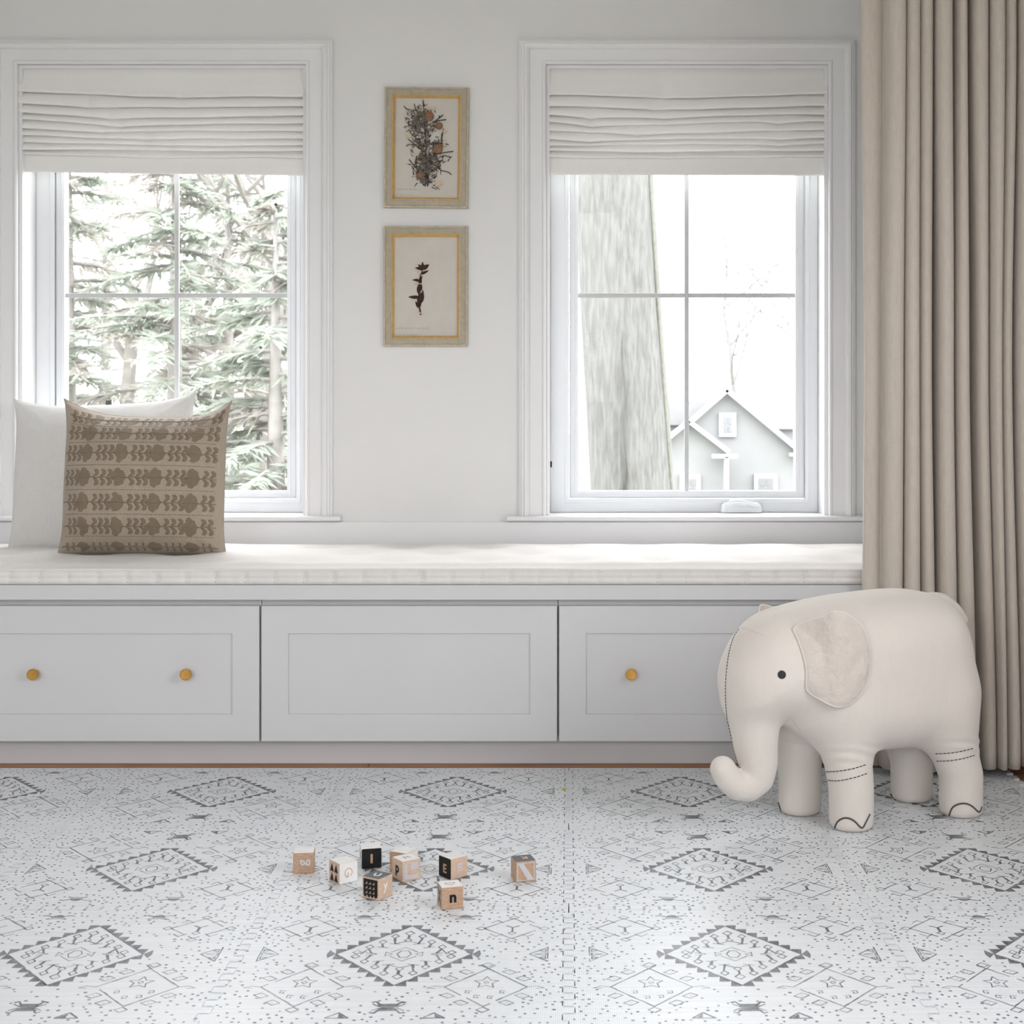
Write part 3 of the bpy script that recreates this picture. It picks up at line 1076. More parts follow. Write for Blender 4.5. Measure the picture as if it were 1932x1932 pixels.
def scribble(b, at, u0, u1, v, seed, amp=.0022):
    rr = random.Random(seed)
    u = u0
    path = []
    while u < u1:
        if rr.random() < .12 and len(path) > 6:
            b.tube(path, .00028, 4); path = []; u += .004; continue
        path.append(at(u, v + amp * math.sin(u * 1900) * rr.uniform(.3, 1) + (amp if rr.random() < .12 else 0), .0063))
        u += .0007
    if len(path) > 2: b.tube(path, .00028, 4)


# --- upper picture: bushy grey sprig with brown berries
pc, at, w, h = picture('upper framed botanical, bushy grey dried sprig with brown berries', (726, 163), (885, 165), (882, 392), (724, 391), 1)
SPX = (YW - .015) / F


def pic_uv(px, py, cx, cy):
    return ((px - cx) * SPX, -(py - cy) * SPX)


C1 = (804.5, 277.5)
rnd = random.Random(5)
b = MB(); bd = MB()
# clusters read from the photo: centre x, y, spread, count
for (cx, cy, sx, sy, n_) in ((789, 222, 22, 24, 190), (800, 243, 26, 14, 90), (795, 268, 20, 14, 70), (815, 272, 18, 10, 40), (805, 300, 24, 20, 190), (800, 325, 16, 18, 130), (822, 312, 12, 16, 50), (806, 342, 10, 8, 30)):
    for k in range(n_):
        px, py = rnd.gauss(cx, sx * .5), rnd.gauss(cy, sy * .5)
        u, v = pic_uv(px, py, *C1)
        vs, fs = leaf_poly(at, u, v, rnd.uniform(0, 6.28), rnd.uniform(.007, .020), rnd.uniform(.0022, .0046), .0062 + rnd.random() * .005, rnd.uniform(-.8, .8), 4)
        (b if rnd.random() < .76 else bd).add(vs, fs)
b.build('grey_foliage', M['sprig'], pc)['kind'] = 'stuff'
bd.build('dark_foliage', M['sprig_dark'], pc)['kind'] = 'stuff'
for pth in ([(761, 199), (766, 205), (776, 206)], [(797, 188), (798, 200), (799, 214)], [(780, 195), (784, 206)], [(835, 215), (824, 224), (815, 230)], [(841, 224), (826, 226), (812, 232)],
            [(770, 262), (783, 272), (795, 282), (800, 295)], [(833, 250), (832, 265), (836, 240)], [(846, 271), (828, 268), (808, 272)], [(855, 284), (838, 286), (822, 290), (812, 296)], [(852, 295), (838, 292), (830, 295)],
            [(772, 300), (780, 310), (790, 322)], [(786, 292), (784, 305), (787, 315)], [(852, 328), (846, 323), (832, 320), (822, 310)], [(815, 352), (825, 356)], [(822, 350), (830, 356)], [(800, 230), (802, 260), (804, 300), (803, 340)], [(845, 303), (850, 294)]):
    pts = [at(*pic_uv(x, y, *C1), .010) for x, y in pth]
    MB().tube(pts, [.0016] * (len(pts) - 1) + [.0009], 6).build('stem', M['sprig_dark'], pc, smooth=True)
for (x, y, r_) in ((809, 218, 9.5), (828, 236, 7), (826, 279, 9.5), (793, 329, 6)):
    u, v = pic_uv(x, y, *C1)
    r_ *= SPX
    bb = MB()
    rings = []
    for i in range(6):
        a = math.pi / 2 * i / 5
        rings.append([at(u + r_ * math.cos(a) * math.cos(q) * .95, v + r_ * math.cos(a) * math.sin(q), .009 + .007 * math.sin(a)) for q in [2 * math.pi * k / 16 for k in range(16)]])
    bb.grid(rings, closed_v=True)
    bb.build('berry', M['berry'], pc, smooth=True)
for (x, y, ww, hh, a) in ((813, 203, 8, 2.6, 0), (838, 268, 2, 7, 0), (786, 290, 4, 3, .6), (828, 345, 7, 4, .5), (771, 256, 5, 3, .2), (839, 246, 4, 2.5, .5)):
    u, v = pic_uv(x, y, *C1)
    ca, sa = math.cos(a), math.sin(a)
    pl = [(u + (ca * i * ww - sa * j * hh) * SPX, v + (sa * i * ww + ca * j * hh) * SPX) for i, j in ((-1, -1), (1, -1), (1, 1), (-1, 1))]
    MB().prism(pl, lambda p, q, d: at(p, q, d), .0060, .0122).build('tape_strip', M['tape'], pc)
b = MB()
u, v = pic_uv(745, 356, *C1); scribble(b, at, u, u + .085, v, 3)
u, v = pic_uv(745, 367, *C1); scribble(b, at, u, u + .062, v, 4, .0010)
b.build('handwriting', M['pencil'], pc)['kind'] = 'stuff'

# --- lower picture: single pressed stem
pc, at, w, h = picture('lower framed botanical, one small dark brown pressed stem', (723, 426), (882, 427), (882, 653), (724, 653), 2)
C2 = (802.75, 539.75)
pts = [at(*pic_uv(x, y, *C2), .0075) for x, y in ((793, 594), (791, 580), (789, 565), (791, 545), (790, 530), (793, 518), (797, 508))]
MB().tube(pts, [.0022, .0024, .0024, .0022, .0020, .0017, .0014], 7).build('stem', M['pressed'], pc, smooth=True)
for (x, y, a, ln, wd, bn) in ((789, 560, 182, 20, 6.5, -.05), (789, 570, 78, 24, 9, -.2), (791, 572, 58, 27, 8, .35), (792, 548, 85, 20, 8, .2), (790, 553, 100, 26, 8, -.4), (791, 530, 150, 15, 5, .4), (791, 532, 78, 14, 5, -.2),
                              (794, 516, 20, 16, 5, .1), (796, 508, 150, 14, 6, .3), (797, 507, 110, 14, 5, -.4), (797, 507, 75, 13, 6, .4), (797, 506, 45, 14, 6, -.2), (797, 507, 20, 15, 6, .3), (797, 507, 130, 13, 6, .1), (788, 578, 60, 12, 8, .2), (790, 580, 110, 14, 7, .2)):
    u, v = pic_uv(x, y, *C2)
    vs, fs = leaf_poly(at, u, v, R(a), ln * SPX, wd * SPX, .0068, bn, 7)
    MB().add(vs, fs).build('leaf', M['pressed'], pc)
for (x, y, ww, hh, a) in ((789, 535, 7, .8, 0), (790, 513, 4, 1.2, -.4), (792, 590, 5, .9, -.3)):
    u, v = pic_uv(x, y, *C2)
    pl = [(u + (math.cos(a) * i * ww - math.sin(a) * j * hh) * SPX, v + (math.sin(a) * i * ww + math.cos(a) * j * hh) * SPX) for i, j in ((-1, -1), (1, -1), (1, 1), (-1, 1))]
    MB().prism(pl, lambda p, q, d: at(p, q, d), .0060, .0118).build('tape_strip', M['tape'], pc)
b = MB()
u, v = pic_uv(745, 619, *C2); scribble(b, at, u, u + .11, v, 6)
u, v = pic_uv(745, 631, *C2); scribble(b, at, u, u + .075, v, 7, .0010)
u, v = pic_uv(745, 447, *C2); scribble(b, at, u, u + .03, v, 8, .0010)
b.build('handwriting', M['pencil'], pc)['kind'] = 'stuff'

# ================================================================== PLAY MAT
TX, TY, MT = .6075, .579, .012       # tile pitch and thickness


def tile_outline(far_straight):
    """puzzle-edged outline, tile centre at the origin; teeth out on +x/+y where sign is +, in where -"""
    A = .0105
    g = .0004
    n = 10

    def edge(p, q, nrm, phase, straight):
        pts = []
        d = (q[0] - p[0], q[1] - p[1])
        if straight: return [p]
        for k in range(n):
            for (t, s) in ((.06, None), (.44, None), (.56, None), (.94, None)):
                pass
        out = [p]
        for k in range(2 * n):
            t0, t1 = k / (2 * n), (k + 1) / (2 * n)
            s = (A if (k + phase) % 2 == 0 else -A) * (1 if 0 < k < 2 * n - 1 else 0)
            e = .010 if s else 0
            for t in (t0 + e * (-1 if s > 0 else 1) * .5, t1 - e * (-1 if s > 0 else 1) * .5):
                out.append((p[0] + d[0] * t + nrm[0] * s, p[1] + d[1] * t + nrm[1] * s))
        return out
    x, y = TX / 2 - g, TY / 2 - g
    pts = []
    pts += edge((-x, -y), (x, -y), (0, -1), 0, False)
    pts += edge((x, -y), (x, y), (1, 0), 0, False)
    pts += edge((x, y), (-x, y), (0, 1), 0, far_straight)
    pts += edge((-x, y), (-x, -y), (-1, 0), 0, False)
    # drop duplicates
    res = []
    for p in pts:
        if not res or (abs(p[0] - res[-1][0]) + abs(p[1] - res[-1][1])) > 1e-5:
            res.append(p)
    return res


class Print:
    """flat block print on a tile: strokes, fills and dots just proud of the foam"""
    def __init__(s, seed):
        s.b = MB(); s.r = random.Random(seed); s.layer = 0

    def poly(s, pts):
        s.layer += 1
        z = .00012 + (s.layer % 7) * .00002
        s.b.add([(x, y, z) for x, y in pts], [tuple(range(len(pts)))])

    def line(s, pts, w=.002, closed=False):
        pts = list(pts) + ([pts[0]] if closed else [])
        for (a, c) in zip(pts, pts[1:]):
            L_ = math.hypot(c[0] - a[0], c[1] - a[1])
            if L_ < 1e-6: continue
            n = max(1, int(L_ / .014))
            for k in range(n):
                if n > 2 and s.r.random() < .10: continue
                t0, t1 = k / n, (k + 1.06) / n
                ww = w * s.r.uniform(.8, 1.5) / 2
                j = s.r.uniform(-.0005, .0005)
                dx, dy = (c[0] - a[0]) / L_, (c[1] - a[1]) / L_
                p0 = (a[0] + (c[0] - a[0]) * t0 - dy * j, a[1] + (c[1] - a[1]) * t0 + dx * j)
                p1 = (a[0] + (c[0] - a[0]) * t1 - dy * j, a[1] + (c[1] - a[1]) * t1 + dx * j)
                s.poly([(p0[0] - dy * ww, p0[1] + dx * ww), (p0[0] + dy * ww, p0[1] - dx * ww), (p1[0] + dy * ww, p1[1] - dx * ww), (p1[0] - dy * ww, p1[1] + dx * ww)])

    def dia(s, u, v, a, c, w=.002):
        s.line([(u - a, v), (u, v + c), (u + a, v), (u, v - c)], w, True)


def make_print(seed):
    p = Print(seed)
    r = p.r
    # --- large toothed diamond
    cu_, cv, hw, hh = 0, .037, .126, .148
    A = [(cu_ - hw, cv), (cu_, cv + hh), (cu_ + hw, cv), (cu_, cv - hh)]
    for i in range(4):
        a, c = A[i], A[(i + 1) % 4]
        n = 7
        sx = 1 if (a[0] + c[0]) / 2 > cu_ else -1
        sy = 1 if (a[1] + c[1]) / 2 > cv else -1
        for k in range(n):
            p0 = (a[0] + (c[0] - a[0]) * k / n, a[1] + (c[1] - a[1]) * k / n)
            p1 = (a[0] + (c[0] - a[0]) * (k + 1) / n, a[1] + (c[1] - a[1]) * (k + 1) / n)
            lo, hi = (p0, p1) if abs(p0[1] - cv) < abs(p1[1] - cv) else (p1, p0)
            # tooth: flat edge parallel to u, slanted side
            cx_ = lo[0] + sx * .003
            p.poly([lo, (cx_, hi[1] + sy * .004), (hi[0] + sx * .004, hi[1] + sy * .004), hi])
        p.line([a, c], .0030)
    for sx in (-1, 1):
        p.poly([(cu_ + sx * hw, cv), (cu_ + sx * (hw + .013), cv + .020), (cu_ + sx * (hw + .016), cv + .004), (cu_ + sx * (hw + .016), cv - .004), (cu_ + sx * (hw + .013), cv - .020)])
    # --- figures inside
    p.line([(cu_ + .013 * math.cos(R(60 * k)), cv + .019 * math.sin(R(60 * k))) for k in range(6)], .0022, True)
    p.line([(cu_ - .024, cv + .010), (cu_, cv + .034), (cu_ + .024, cv + .010)], .0016)
    p.line([(cu_ - .024, cv - .010), (cu_, cv - .034), (cu_ + .024, cv - .010)], .0016)
    for s in (-1, 1):
        p.line([(cu_ + s * .022, cv), (cu_ + s * .034, cv + .010), (cu_ + s * .034, cv - .010)], .0014, True)
    for sy in (-1, 1):
        for sx in (-1, 1):
            for (u, v, iu, iv) in ((.026, .092, .022, .052), (.046, .062, .043, .035), (.068, .036, .060, .004)):
                sq = (.0075, .0105)
                p.dia(cu_ + sx * u, cv + sy * v, *sq, .0020)
                p.line([(cu_ + sx * u, cv + sy * (v - sq[1])), (cu_ + sx * iu, cv + sy * iv)], .0040)
                p.line([(cu_ + sx * (iu - .010), cv + sy * (iv - .003)), (cu_ + sx * (iu + .010), cv + sy * (iv + .002))], .0018)
            p.line([(cu_ + sx * .024, cv + sy * .052), (cu_ + sx * .003, cv + sy * .066)], .0022)
        p.dia(cu_, cv + sy * .108, .009, .012, .0022)
        p.dia(cu_, cv + sy * .072, .007, .009, .0018)
        p.line([(cu_, cv + sy * .096), (cu_, cv + sy * .081)], .0045)
    for sx in (-1, 1):
        p.dia(cu_ + sx * .088, cv + .009, .008, .010, .0020)
        p.dia(cu_ + sx * .088, cv - .011, .008, .010, .0020)
        p.line([(cu_ + sx * .080, cv), (cu_ + sx * .066, cv + .03)], .0026)
    # --- star diamonds
    for sx in (-1, 1):
        u0, v0, a, c = sx * .160, -.118, .072, .084
        p.dia(u0, v0, a, c, .0024)
        for (qu, qv) in ((-1, 1), (1, 1), (1, -1), (-1, -1)):
            for t in (.30, .66):
                mu, mv = u0 + qu * a * (1 - t), v0 + qv * c * t
                mu += qu * .014; mv += qv * .013
                p.line([(mu - .013, mv - .002), (mu + .001, mv + .011), (mu + .013, mv + .002), (mu - .001, mv - .011)], .0018, True)
                p.poly([(mu - .0015, mv - .0015), (mu + .0015, mv - .001), (mu + .001, mv + .0015)])
        for s in (-1, 1):
            p.line([(u0 + s * a, v0), (u0 + s * (a + .018), v0 + .004), (u0 + s * (a + .030), v0 - .004), (u0 + s * (a + .016), v0 - .006)], .0013)
        p.line([(u0, v0 + c), (u0 - .012, v0 + c + .016)], .0022); p.line([(u0, v0 + c), (u0 + .013, v0 + c + .014)], .0022)
        p.dia(u0 + .002, v0 + c + .018, .011, .010, .0020)
        p.dia(u0, v0 - c - .014, .011, .011, .0020)
        st = []
        for k in range(10):
            rr_ = .024 if k % 2 == 0 else .012
            st.append((u0 + rr_ * .95 * math.cos(R(36 * k + 90)), v0 + .020 + rr_ * 1.1 * math.sin(R(36 * k + 90))))
        p.line(st, .0016, True)
        p.dia(u0, v0 + .020, .005, .006, .0012)
        for (du, dv) in ((-.030, -.022), (.030, -.022), (-.010, -.045), (.014, -.042)):
            p.line([(u0 + du - .006, v0 + dv + .004), (u0 + du + .004, v0 + dv + .006), (u0 + du + .005, v0 + dv - .004), (u0 + du - .003, v0 + dv - .006), (u0 + du - .001, v0 + dv)], .0014)
    # --- small diamonds with forks
    for sx in (-1, 1):
        u0, v0, a, c = sx * .196, .172, .055, .055
        p.dia(u0, v0, a, c, .0022)
        for (qu, qv) in ((-1, 0), (1, 0), (0, 1), (0, -1)):
            p.dia(u0 + qu * (a + .006), v0 + qv * (c + .006), .010, .009, .0018)
        for (qu, qv) in ((-1, 1), (1, 1), (1, -1), (-1, -1)):
            mu, mv = u0 + qu * a * .55, v0 + qv * c * .55
            p.line([(mu - .012, mv), (mu, mv + qv * .014), (mu + .012, mv)], .0018)
        p.line([(u0, v0 + .004), (u0, v0 - .018)], .0040)
        p.line([(u0 - .013, v0 + .014), (u0, v0 + .004), (u0 + .013, v0 + .014)], .0026)
        p.dia(u0, v0 - .026, .008, .008, .0018)
    # --- triangle clusters
    for sx in (-1, 1):
        u0, v0 = sx * .252, .037
        p.line([(u0 - sx * .020, v0), (u0 + sx * .014, v0 + .036), (u0 + sx * .014, v0 - .036)], .0020, True)
        for dv in (-.018, 0.0, .018):
            p.line([(u0 + sx * .010, v0 + dv + .006), (u0 - sx * (.002 if dv else .010), v0 + dv), (u0 + sx * .010, v0 + dv - .006)], .0020, True)
    # --- hatched bird motifs
    v0 = -.206
    for k in range(15):
        v = v0 - .014 + .002 * k
        hwid = .013 + .006 * abs(k - 7) / 7 + r.uniform(-.003, .002)
        p.line([(-hwid, v), (hwid, v)], .0015)
    for sx in (-1, 1):
        for sy in (-1, 1):
            p.line([(sx * .012, v0 + sy * .006), (sx * .022, v0 + sy * .024), (sx * .029, v0 + sy * .020)], .0036)
            p.line([(sx * .014, v0 + sy * .002), (sx * .027, v0 + sy * .013)], .0022)
    for sx in (-1, 1):
        u0, v0 = sx * .080, -.240
        p.line([(u0 - .019, v0 - .010), (u0 + .019, v0 - .010), (u0, v0 + .012)], .0030, True)
        p.poly([(u0 - .013, v0 - .008), (u0 - .002, v0 - .008), (u0 - .001, v0 + .008)])
    for sx in (-1, 1):
        u0, v0 = sx * .100, .238
        p.poly([(u0 - .014, v0 - .006), (u0 + .014, v0 - .006), (u0 + .008, v0 + .007), (u0, v0 + .010), (u0 - .008, v0 + .006)])
        for s in (-1, 1):
            p.line([(u0 + s * .010, v0), (u0 + s * .024, v0 + .006), (u0 + s * .032, v0 + .003)], .0030)
        p.line([(u0 - .018, v0 - .012), (u0 + .018, v0 - .012)], .0020)
        p.line([(u0 - .020, v0 - .016), (u0 - .008, v0 - .011)], .0020); p.line([(u0 + .020, v0 - .016), (u0 + .008, v0 - .011)], .0020)
    # --- dots
    ex = [(0, .037, .160, .185), (.160, -.118, .105, .115), (-.160, -.118, .105, .115), (.196, .172, .078, .075), (-.196, .172, .078, .075), (.252, .037, .034, .046), (-.252, .037, .034, .046),
          (0, -.206, .05, .035), (.08, -.236, .036, .022), (-.08, -.236, .036, .022), (.1, .236, .042, .026), (-.1, .236, .042, .026)]
    pts = []
    tries = 0
    while len(pts) < 430 and tries < 30000:
        tries += 1
        u, v = r.uniform(-.296, .296), r.uniform(-.281, .281)
        if abs(u) < .2 and -.2 < v < .2 and r.random() < .55: continue
        if v < -.2 and r.random() < .3: continue
        if any(abs(u - a) / c + abs(v - bb) / d < 1 for a, bb, c, d in ex): continue
        if any((u - a) ** 2 + (v - bb) ** 2 < .0105 ** 2 for a, bb in pts): continue
        pts.append((u, v))
        sx_, sy_ = r.uniform(.0018, .0034), r.uniform(.0020, .0036)
        p.poly([(u - sx_, v - sy_ * .4), (u - sx_ * .3, v - sy_), (u + sx_, v - sy_ * .5), (u + sx_ * .9, v + sy_ * .6), (u, v + sy_), (u - sx_ * .9, v + sy_ * .5)])
    return p.b


# clear floor under everything is z = 0; tiles sit on it
matroot = thing('play_mat', 'white foam puzzle play mat with grey block-printed diamonds covering the floor', 'play mat', (0, 3.2, 0))


def make_tile(far):
    o = tile_outline(far)
    b = MB()
    b.prism(o, lambda u, v, h: (u, v, h), .0002, MT)
    t = b.build('tile', M['foam'], matroot, world=False)
    t.data.materials[0] = M['foam']
    return t


prints = [make_print(1), make_print(2)]
pmesh = []
for i, pb in enumerate(prints):
    po = pb.build('printed_pattern', M['ink'], None, fixn=False)
    pmesh.append(po.data)
    bpy.data.objects.remove(po)
base_tile, far_tile = make_tile(False), make_tile(True)
base_mesh, far_mesh = base_tile.data, far_tile.data
bpy.data.objects.remove(base_tile); bpy.data.objects.remove(far_tile)
YF0 = 4.153
for j in range(5):
    yc = YF0 - TY * (j + .5)
    for i in range(-4, 3):
        xc = (i + .5) * TX + (.0007 if i >= 0 else -.0007)
        if xc + TX / 2 > XR - .02 or xc - TX / 2 < XL: continue
        t = bpy.data.objects.new('tile', far_mesh if j == 0 else base_mesh)
        COL.objects.link(t)
        t.parent = matroot
        t.location = Vector((xc, yc - 3.2, 0))
        if j > 0:
            t.rotation_euler = (0, 0, 0)
        pr = bpy.data.objects.new('printed_pattern', pmesh[(i + j) % 2])
        COL.objects.link(pr)
        pr.parent = t
        pr.location = (0, 0, MT)
        pr.scale = (1 if (i % 2 == 0) else -1, 1 if j % 2 == 0 else -1, 1)
MTOP = MT + .0003


# ================================================================== PLUSH ELEPHANT
EO = Vector((.777, 3.69, MTOP))
EA = R(24)
eh = Vector((-math.cos(EA), -math.sin(EA), 0))     # towards the head
el = Vector((-math.sin(EA), math.cos(EA), 0))      # towards the far side


def E(px, py, lat=0.0):
    """photo pixel -> (x', z) on the elephant's own vertical plane at sideways offset lat"""
    d = Vector(((px - VX) / F, 1, -(py - VY) / F))
    c = Vector((0, 0, HC)) - EO
    t = (lat - c.dot(el)) / d.dot(el)
    p = c + d * t
    return p.dot(eh), p.z


def eworld(x, y, z):
    return EO + eh * x + el * y + Vector((0, 0, z))


vox = .0062
gx = np.arange(-.36, .56, vox); gy = np.arange(-.215, .215, vox); gz = np.arange(-.03, .64, vox)
prof_px = [(1384, 1345), (1373, 1318), (1370, 1280), (1379, 1238), (1405, 1192), (1442, 1160), (1492, 1143), (1560, 1129), (1640, 1118), (1700, 1113), (1745, 1118), (1778, 1144), (1798, 1200), (1804, 1270), (1802, 1335), (1796, 1385),
           (1780, 1402), (1700, 1402), (1600, 1410), (1530, 1402), (1488, 1378), (1462, 1352), (1425, 1352)]
poly = np.array([E(x, y) for x, y in prof_px])
# smooth closed spline through the profile
cl = []
n = len(poly)
for i in range(n):
    p0, p1, p2, p3 = poly[i - 1], poly[i], poly[(i + 1) % n], poly[(i + 2) % n]
    for k in range(4):
        t = k / 4
        cl.append(.5 * (2 * p1 + (p2 - p0) * t + (2 * p0 - 5 * p1 + 4 * p2 - p3) * t * t + (3 * p1 - p0 - 3 * p2 + p3) * t ** 3))
poly = np.array(cl)
GX, GZ = np.meshgrid(gx, gz, indexing='ij')
d2 = np.full(GX.shape, 1e9)
inside = np.zeros(GX.shape, bool)
for i in range(len(poly)):
    a, c = poly[i], poly[(i + 1) % len(poly)]
    e = c - a
    wx, wz = GX - a[0], GZ - a[1]
    t = np.clip((wx * e[0] + wz * e[1]) / (e @ e), 0, 1)
    d2 = np.minimum(d2, (wx - e[0] * t) ** 2 + (wz - e[1] * t) ** 2)
    cond = ((a[1] <= GZ) & (c[1] > GZ)) | ((c[1] <= GZ) & (a[1] > GZ))
    xi = a[0] + (GZ - a[1]) * e[0] / (e[1] if abs(e[1]) > 1e-9 else 1e-9)
    inside ^= cond & (GX < xi)
d2 = np.where(inside, -1, 1) * np.sqrt(d2)
X3, Y3, Z3 = np.meshgrid(gx, gy, gz, indexing='ij')
D2 = d2[:, None, :]
# plump rounded extrusion, narrower at the head
Wd = .158 - .030 * np.clip((X3 - .12) / .28, 0, 1)
Rr = .125
q1 = D2 + Rr
q2 = np.abs(Y3) - (Wd - Rr)
body = np.minimum(np.maximum(q1, q2), 0) + np.sqrt(np.maximum(q1, 0) ** 2 + np.maximum(q2, 0) ** 2) - Rr


def smin(a, c, k):
    h = np.clip(.5 + .5 * (c - a) / k, 0, 1)
    return c * (1 - h) + a * h - k * h * (1 - h)


def chain(pts, rads):
    d = np.full(X3.shape, 1e9)
    for (a, c, ra, rc) in zip(pts, pts[1:], rads, rads[1:]):
        a, c = np.array(a), np.array(c)
        e = c - a
        wx, wy, wz = X3 - a[0], Y3 - a[1], Z3 - a[2]
        t = np.clip((wx * e[0] + wy * e[1] + wz * e[2]) / (e @ e), 0, 1)
        dd = np.sqrt((wx - e[0] * t) ** 2 + (wy - e[1] * t) ** 2 + (wz - e[2] * t) ** 2) - (ra + (rc - ra) * t)
        d = np.minimum(d, dd)
    return d


# trunk
tr_px = [(1425, 1290, 60), (1422, 1350, 50), (1425, 1400, 43), (1430, 1440, 37.5), (1428, 1466, 33), (1412, 1482, 30), (1391, 1482, 28), (1373, 1467, 26), (1364, 1451, 25)]
tp_, tr_ = [], []
for x, y, r_ in tr_px:
    a, z = E(x, y)
    tp_.append((a, 0, z)); tr_.append(r_ * 3.53 / F)
# densify
P_, R_ = [], []
for i in range(len(tp_) - 1):
    for k in range(4):
        t = k / 4
        P_.append(tuple(np.array(tp_[i]) * (1 - t) + np.array(tp_[i + 1]) * t)); R_.append(tr_[i] * (1 - t) + tr_[i + 1] * t)
P_.append(tp_[-1]); R_.append(tr_[-1])
trunk = chain(P_, R_)
body = smin(body, trunk, .035)


def foot_from_px(px, py):
    Y = (HC - MTOP) * F / (py - VY) + .052
    w = Vector(((px - VX) * Y / F, Y, 0)) - Vector((EO.x, EO.y, 0))
    return w.dot(eh), w.dot(el)


feet = {'fn': foot_from_px(1606, 1573), 'ff': foot_from_px(1509, 1543), 'rn': foot_from_px(1813, 1547), 'rf': foot_from_px(1720, 1518)}
legs = None
for k, (fx, fy) in feet.items():
    tx = fx + (.012 if k[0] == 'f' else .032)
    s = -1 if k[1] == 'n' else 1
    ty = fy * .92
    ds = chain([(fx, fy, .02), (fx, fy, .10), (tx, ty, .20), (tx, ty * .95, .30)], [.0535, .054, .061, .072])
    body = smin(body, ds, .045)
# flat soles
sole = -(Z3 - .0)
k_ = .012
h_ = np.clip(.5 - .5 * (sole - body) / k_, 0, 1)
body = sole * (1 - h_) + body * h_ + k_ * h_ * (1 - h_)


def surface_nets(f, ox, oy, oz, h):
    s = f < 0
    nx, ny, nz = f.shape
    c = np.zeros((nx - 1, ny - 1, nz - 1), int)
    for i in (0, 1):
        for j in (0, 1):
            for k in (0, 1):
                c += s[i:nx - 1 + i, j:ny - 1 + j, k:nz - 1 + k]
    act = (c > 0) & (c < 8)
    idx = -np.ones(act.shape, int)
    ii, jj, kk = np.nonzero(act)
    idx[ii, jj, kk] = np.arange(len(ii))
    acc = np.zeros((len(ii), 3)); cnt = np.zeros(len(ii))
    corners = [(i, j, k) for i in (0, 1) for j in (0, 1) for k in (0, 1)]
    for a in corners:
        for ax in range(3):
            if a[ax] == 1: continue
            bq = list(a); bq[ax] = 1
            fa = f[ii + a[0], jj + a[1], kk + a[2]]; fb = f[ii + bq[0], jj + bq[1], kk + bq[2]]
            cr = (fa < 0) != (fb < 0)
            t = np.where(cr, fa / np.where(cr, fa - fb, 1), 0)
            pt = np.stack([np.full(len(ii), float(a[0])), np.full(len(ii), float(a[1])), np.full(len(ii), float(a[2]))], 1)
            pt[:, ax] = t
            acc += np.where(cr[:, None], pt, 0); cnt += cr
    V = (acc / cnt[:, None] + np.stack([ii, jj, kk], 1)) * h + np.array([ox, oy, oz])
    Fs = []
    for ax in range(3):
        sl0 = [slice(1, -1)] * 3; sl1 = [slice(1, -1)] * 3
        sl0[ax] = slice(0, -1); sl1[ax] = slice(1, None)
        A_, B_ = s[tuple(sl0)], s[tuple(sl1)]
        cr = A_ != B_
        p, q, r = np.nonzero(cr)
        off = [1, 1, 1]; off[ax] = 0
        p, q, r = p + off[0], q + off[1], r + off[2]
        o1, o2 = [(1, 2), (2, 0), (0, 1)][ax]
        d1 = [0, 0, 0]; d1[o1] = 1
        d2_ = [0, 0, 0]; d2_[o2] = 1
        a = idx[p, q, r]
        b_ = idx[p - d1[0], q - d1[1], r - d1[2]]
        c_ = idx[p - d1[0] - d2_[0], q - d1[1] - d2_[1], r - d1[2] - d2_[2]]
        d_ = idx[p - d2_[0], q - d2_[1], r - d2_[2]]
        inn = s[p, q, r]
        quad = np.stack([a, b_, c_, d_], 1)
        quad[inn] = quad[inn][:, ::-1]
        Fs.append(quad)
    return V, np.concatenate(Fs)


V, Fq = surface_nets(body, gx[0], gy[0], gz[0], vox)
# light relaxation
nb = np.zeros_like(V); ct = np.zeros(len(V))
for it in range(3):
    nb[:] = 0; ct[:] = 0
    for k in range(4):
        a, c = Fq[:, k], Fq[:, (k + 1) % 4]
        np.add.at(nb, a, V[c]); np.add.at(ct, a, 1); np.add.at(nb, c, V[a]); np.add.at(ct, c, 1)
    newV = V * .5 + .5 * nb / ct[:, None]
    newV[:, 2] = np.where(V[:, 2] < .004, V[:, 2], newV[:, 2])
    V = newV
# soft cloth creases where the legs meet the body
for k, (fx, fy) in feet.items():
    dx_, dy_ = V[:, 0] - fx, V[:, 1] - fy
    rr_ = np.sqrt(dx_ ** 2 + dy_ ** 2) + 1e-6
    mk_ = np.exp(-((rr_ - .06) / .03) ** 2) * np.exp(-((V[:, 2] - .185) / .028) ** 2)
    am = .0020 * np.sin(V[:, 2] * 235 + 2.6 * np.sin(np.arctan2(dy_, dx_) * 2) + fx * 40) * mk_
    V[:, 0] += dx_ / rr_ * am
    V[:, 1] += dy_ / rr_ * am
V[:, 2] -= V[:, 2].min()
EV = [tuple(eworld(*p)) for p in V]
ele = thing('stuffed_elephant', 'large cream stuffed elephant toy with black button-like eye standing on the mat', 'elephant toy', EO)
b = MB(); b.v = EV; b.f = [tuple(int(i) for i in q) for q in Fq]; b.m = [0] * len(b.f)
b.build('body', M['plush'], ele, smooth=True)
bvh = BVHTree.FromPolygons([Vector(p) for p in EV], b.f)
CAMP = Vector((0, 0, HC))


def onskin(px, py):
    d = Vector(((px - VX) / F, 1, -(py - VY) / F)).normalized()
    return bvh.ray_cast(CAMP, d)[:2]


def resample(pts, step):
    out = [pts[0].copy()]
    acc = 0
    for a, c in zip(pts, pts[1:]):
        L_ = (c - a).length
        d = step - acc
        while d <= L_:
            out.append(a + (c - a) * (d / L_)); d += step
        acc = L_ - (d - step)
    return out


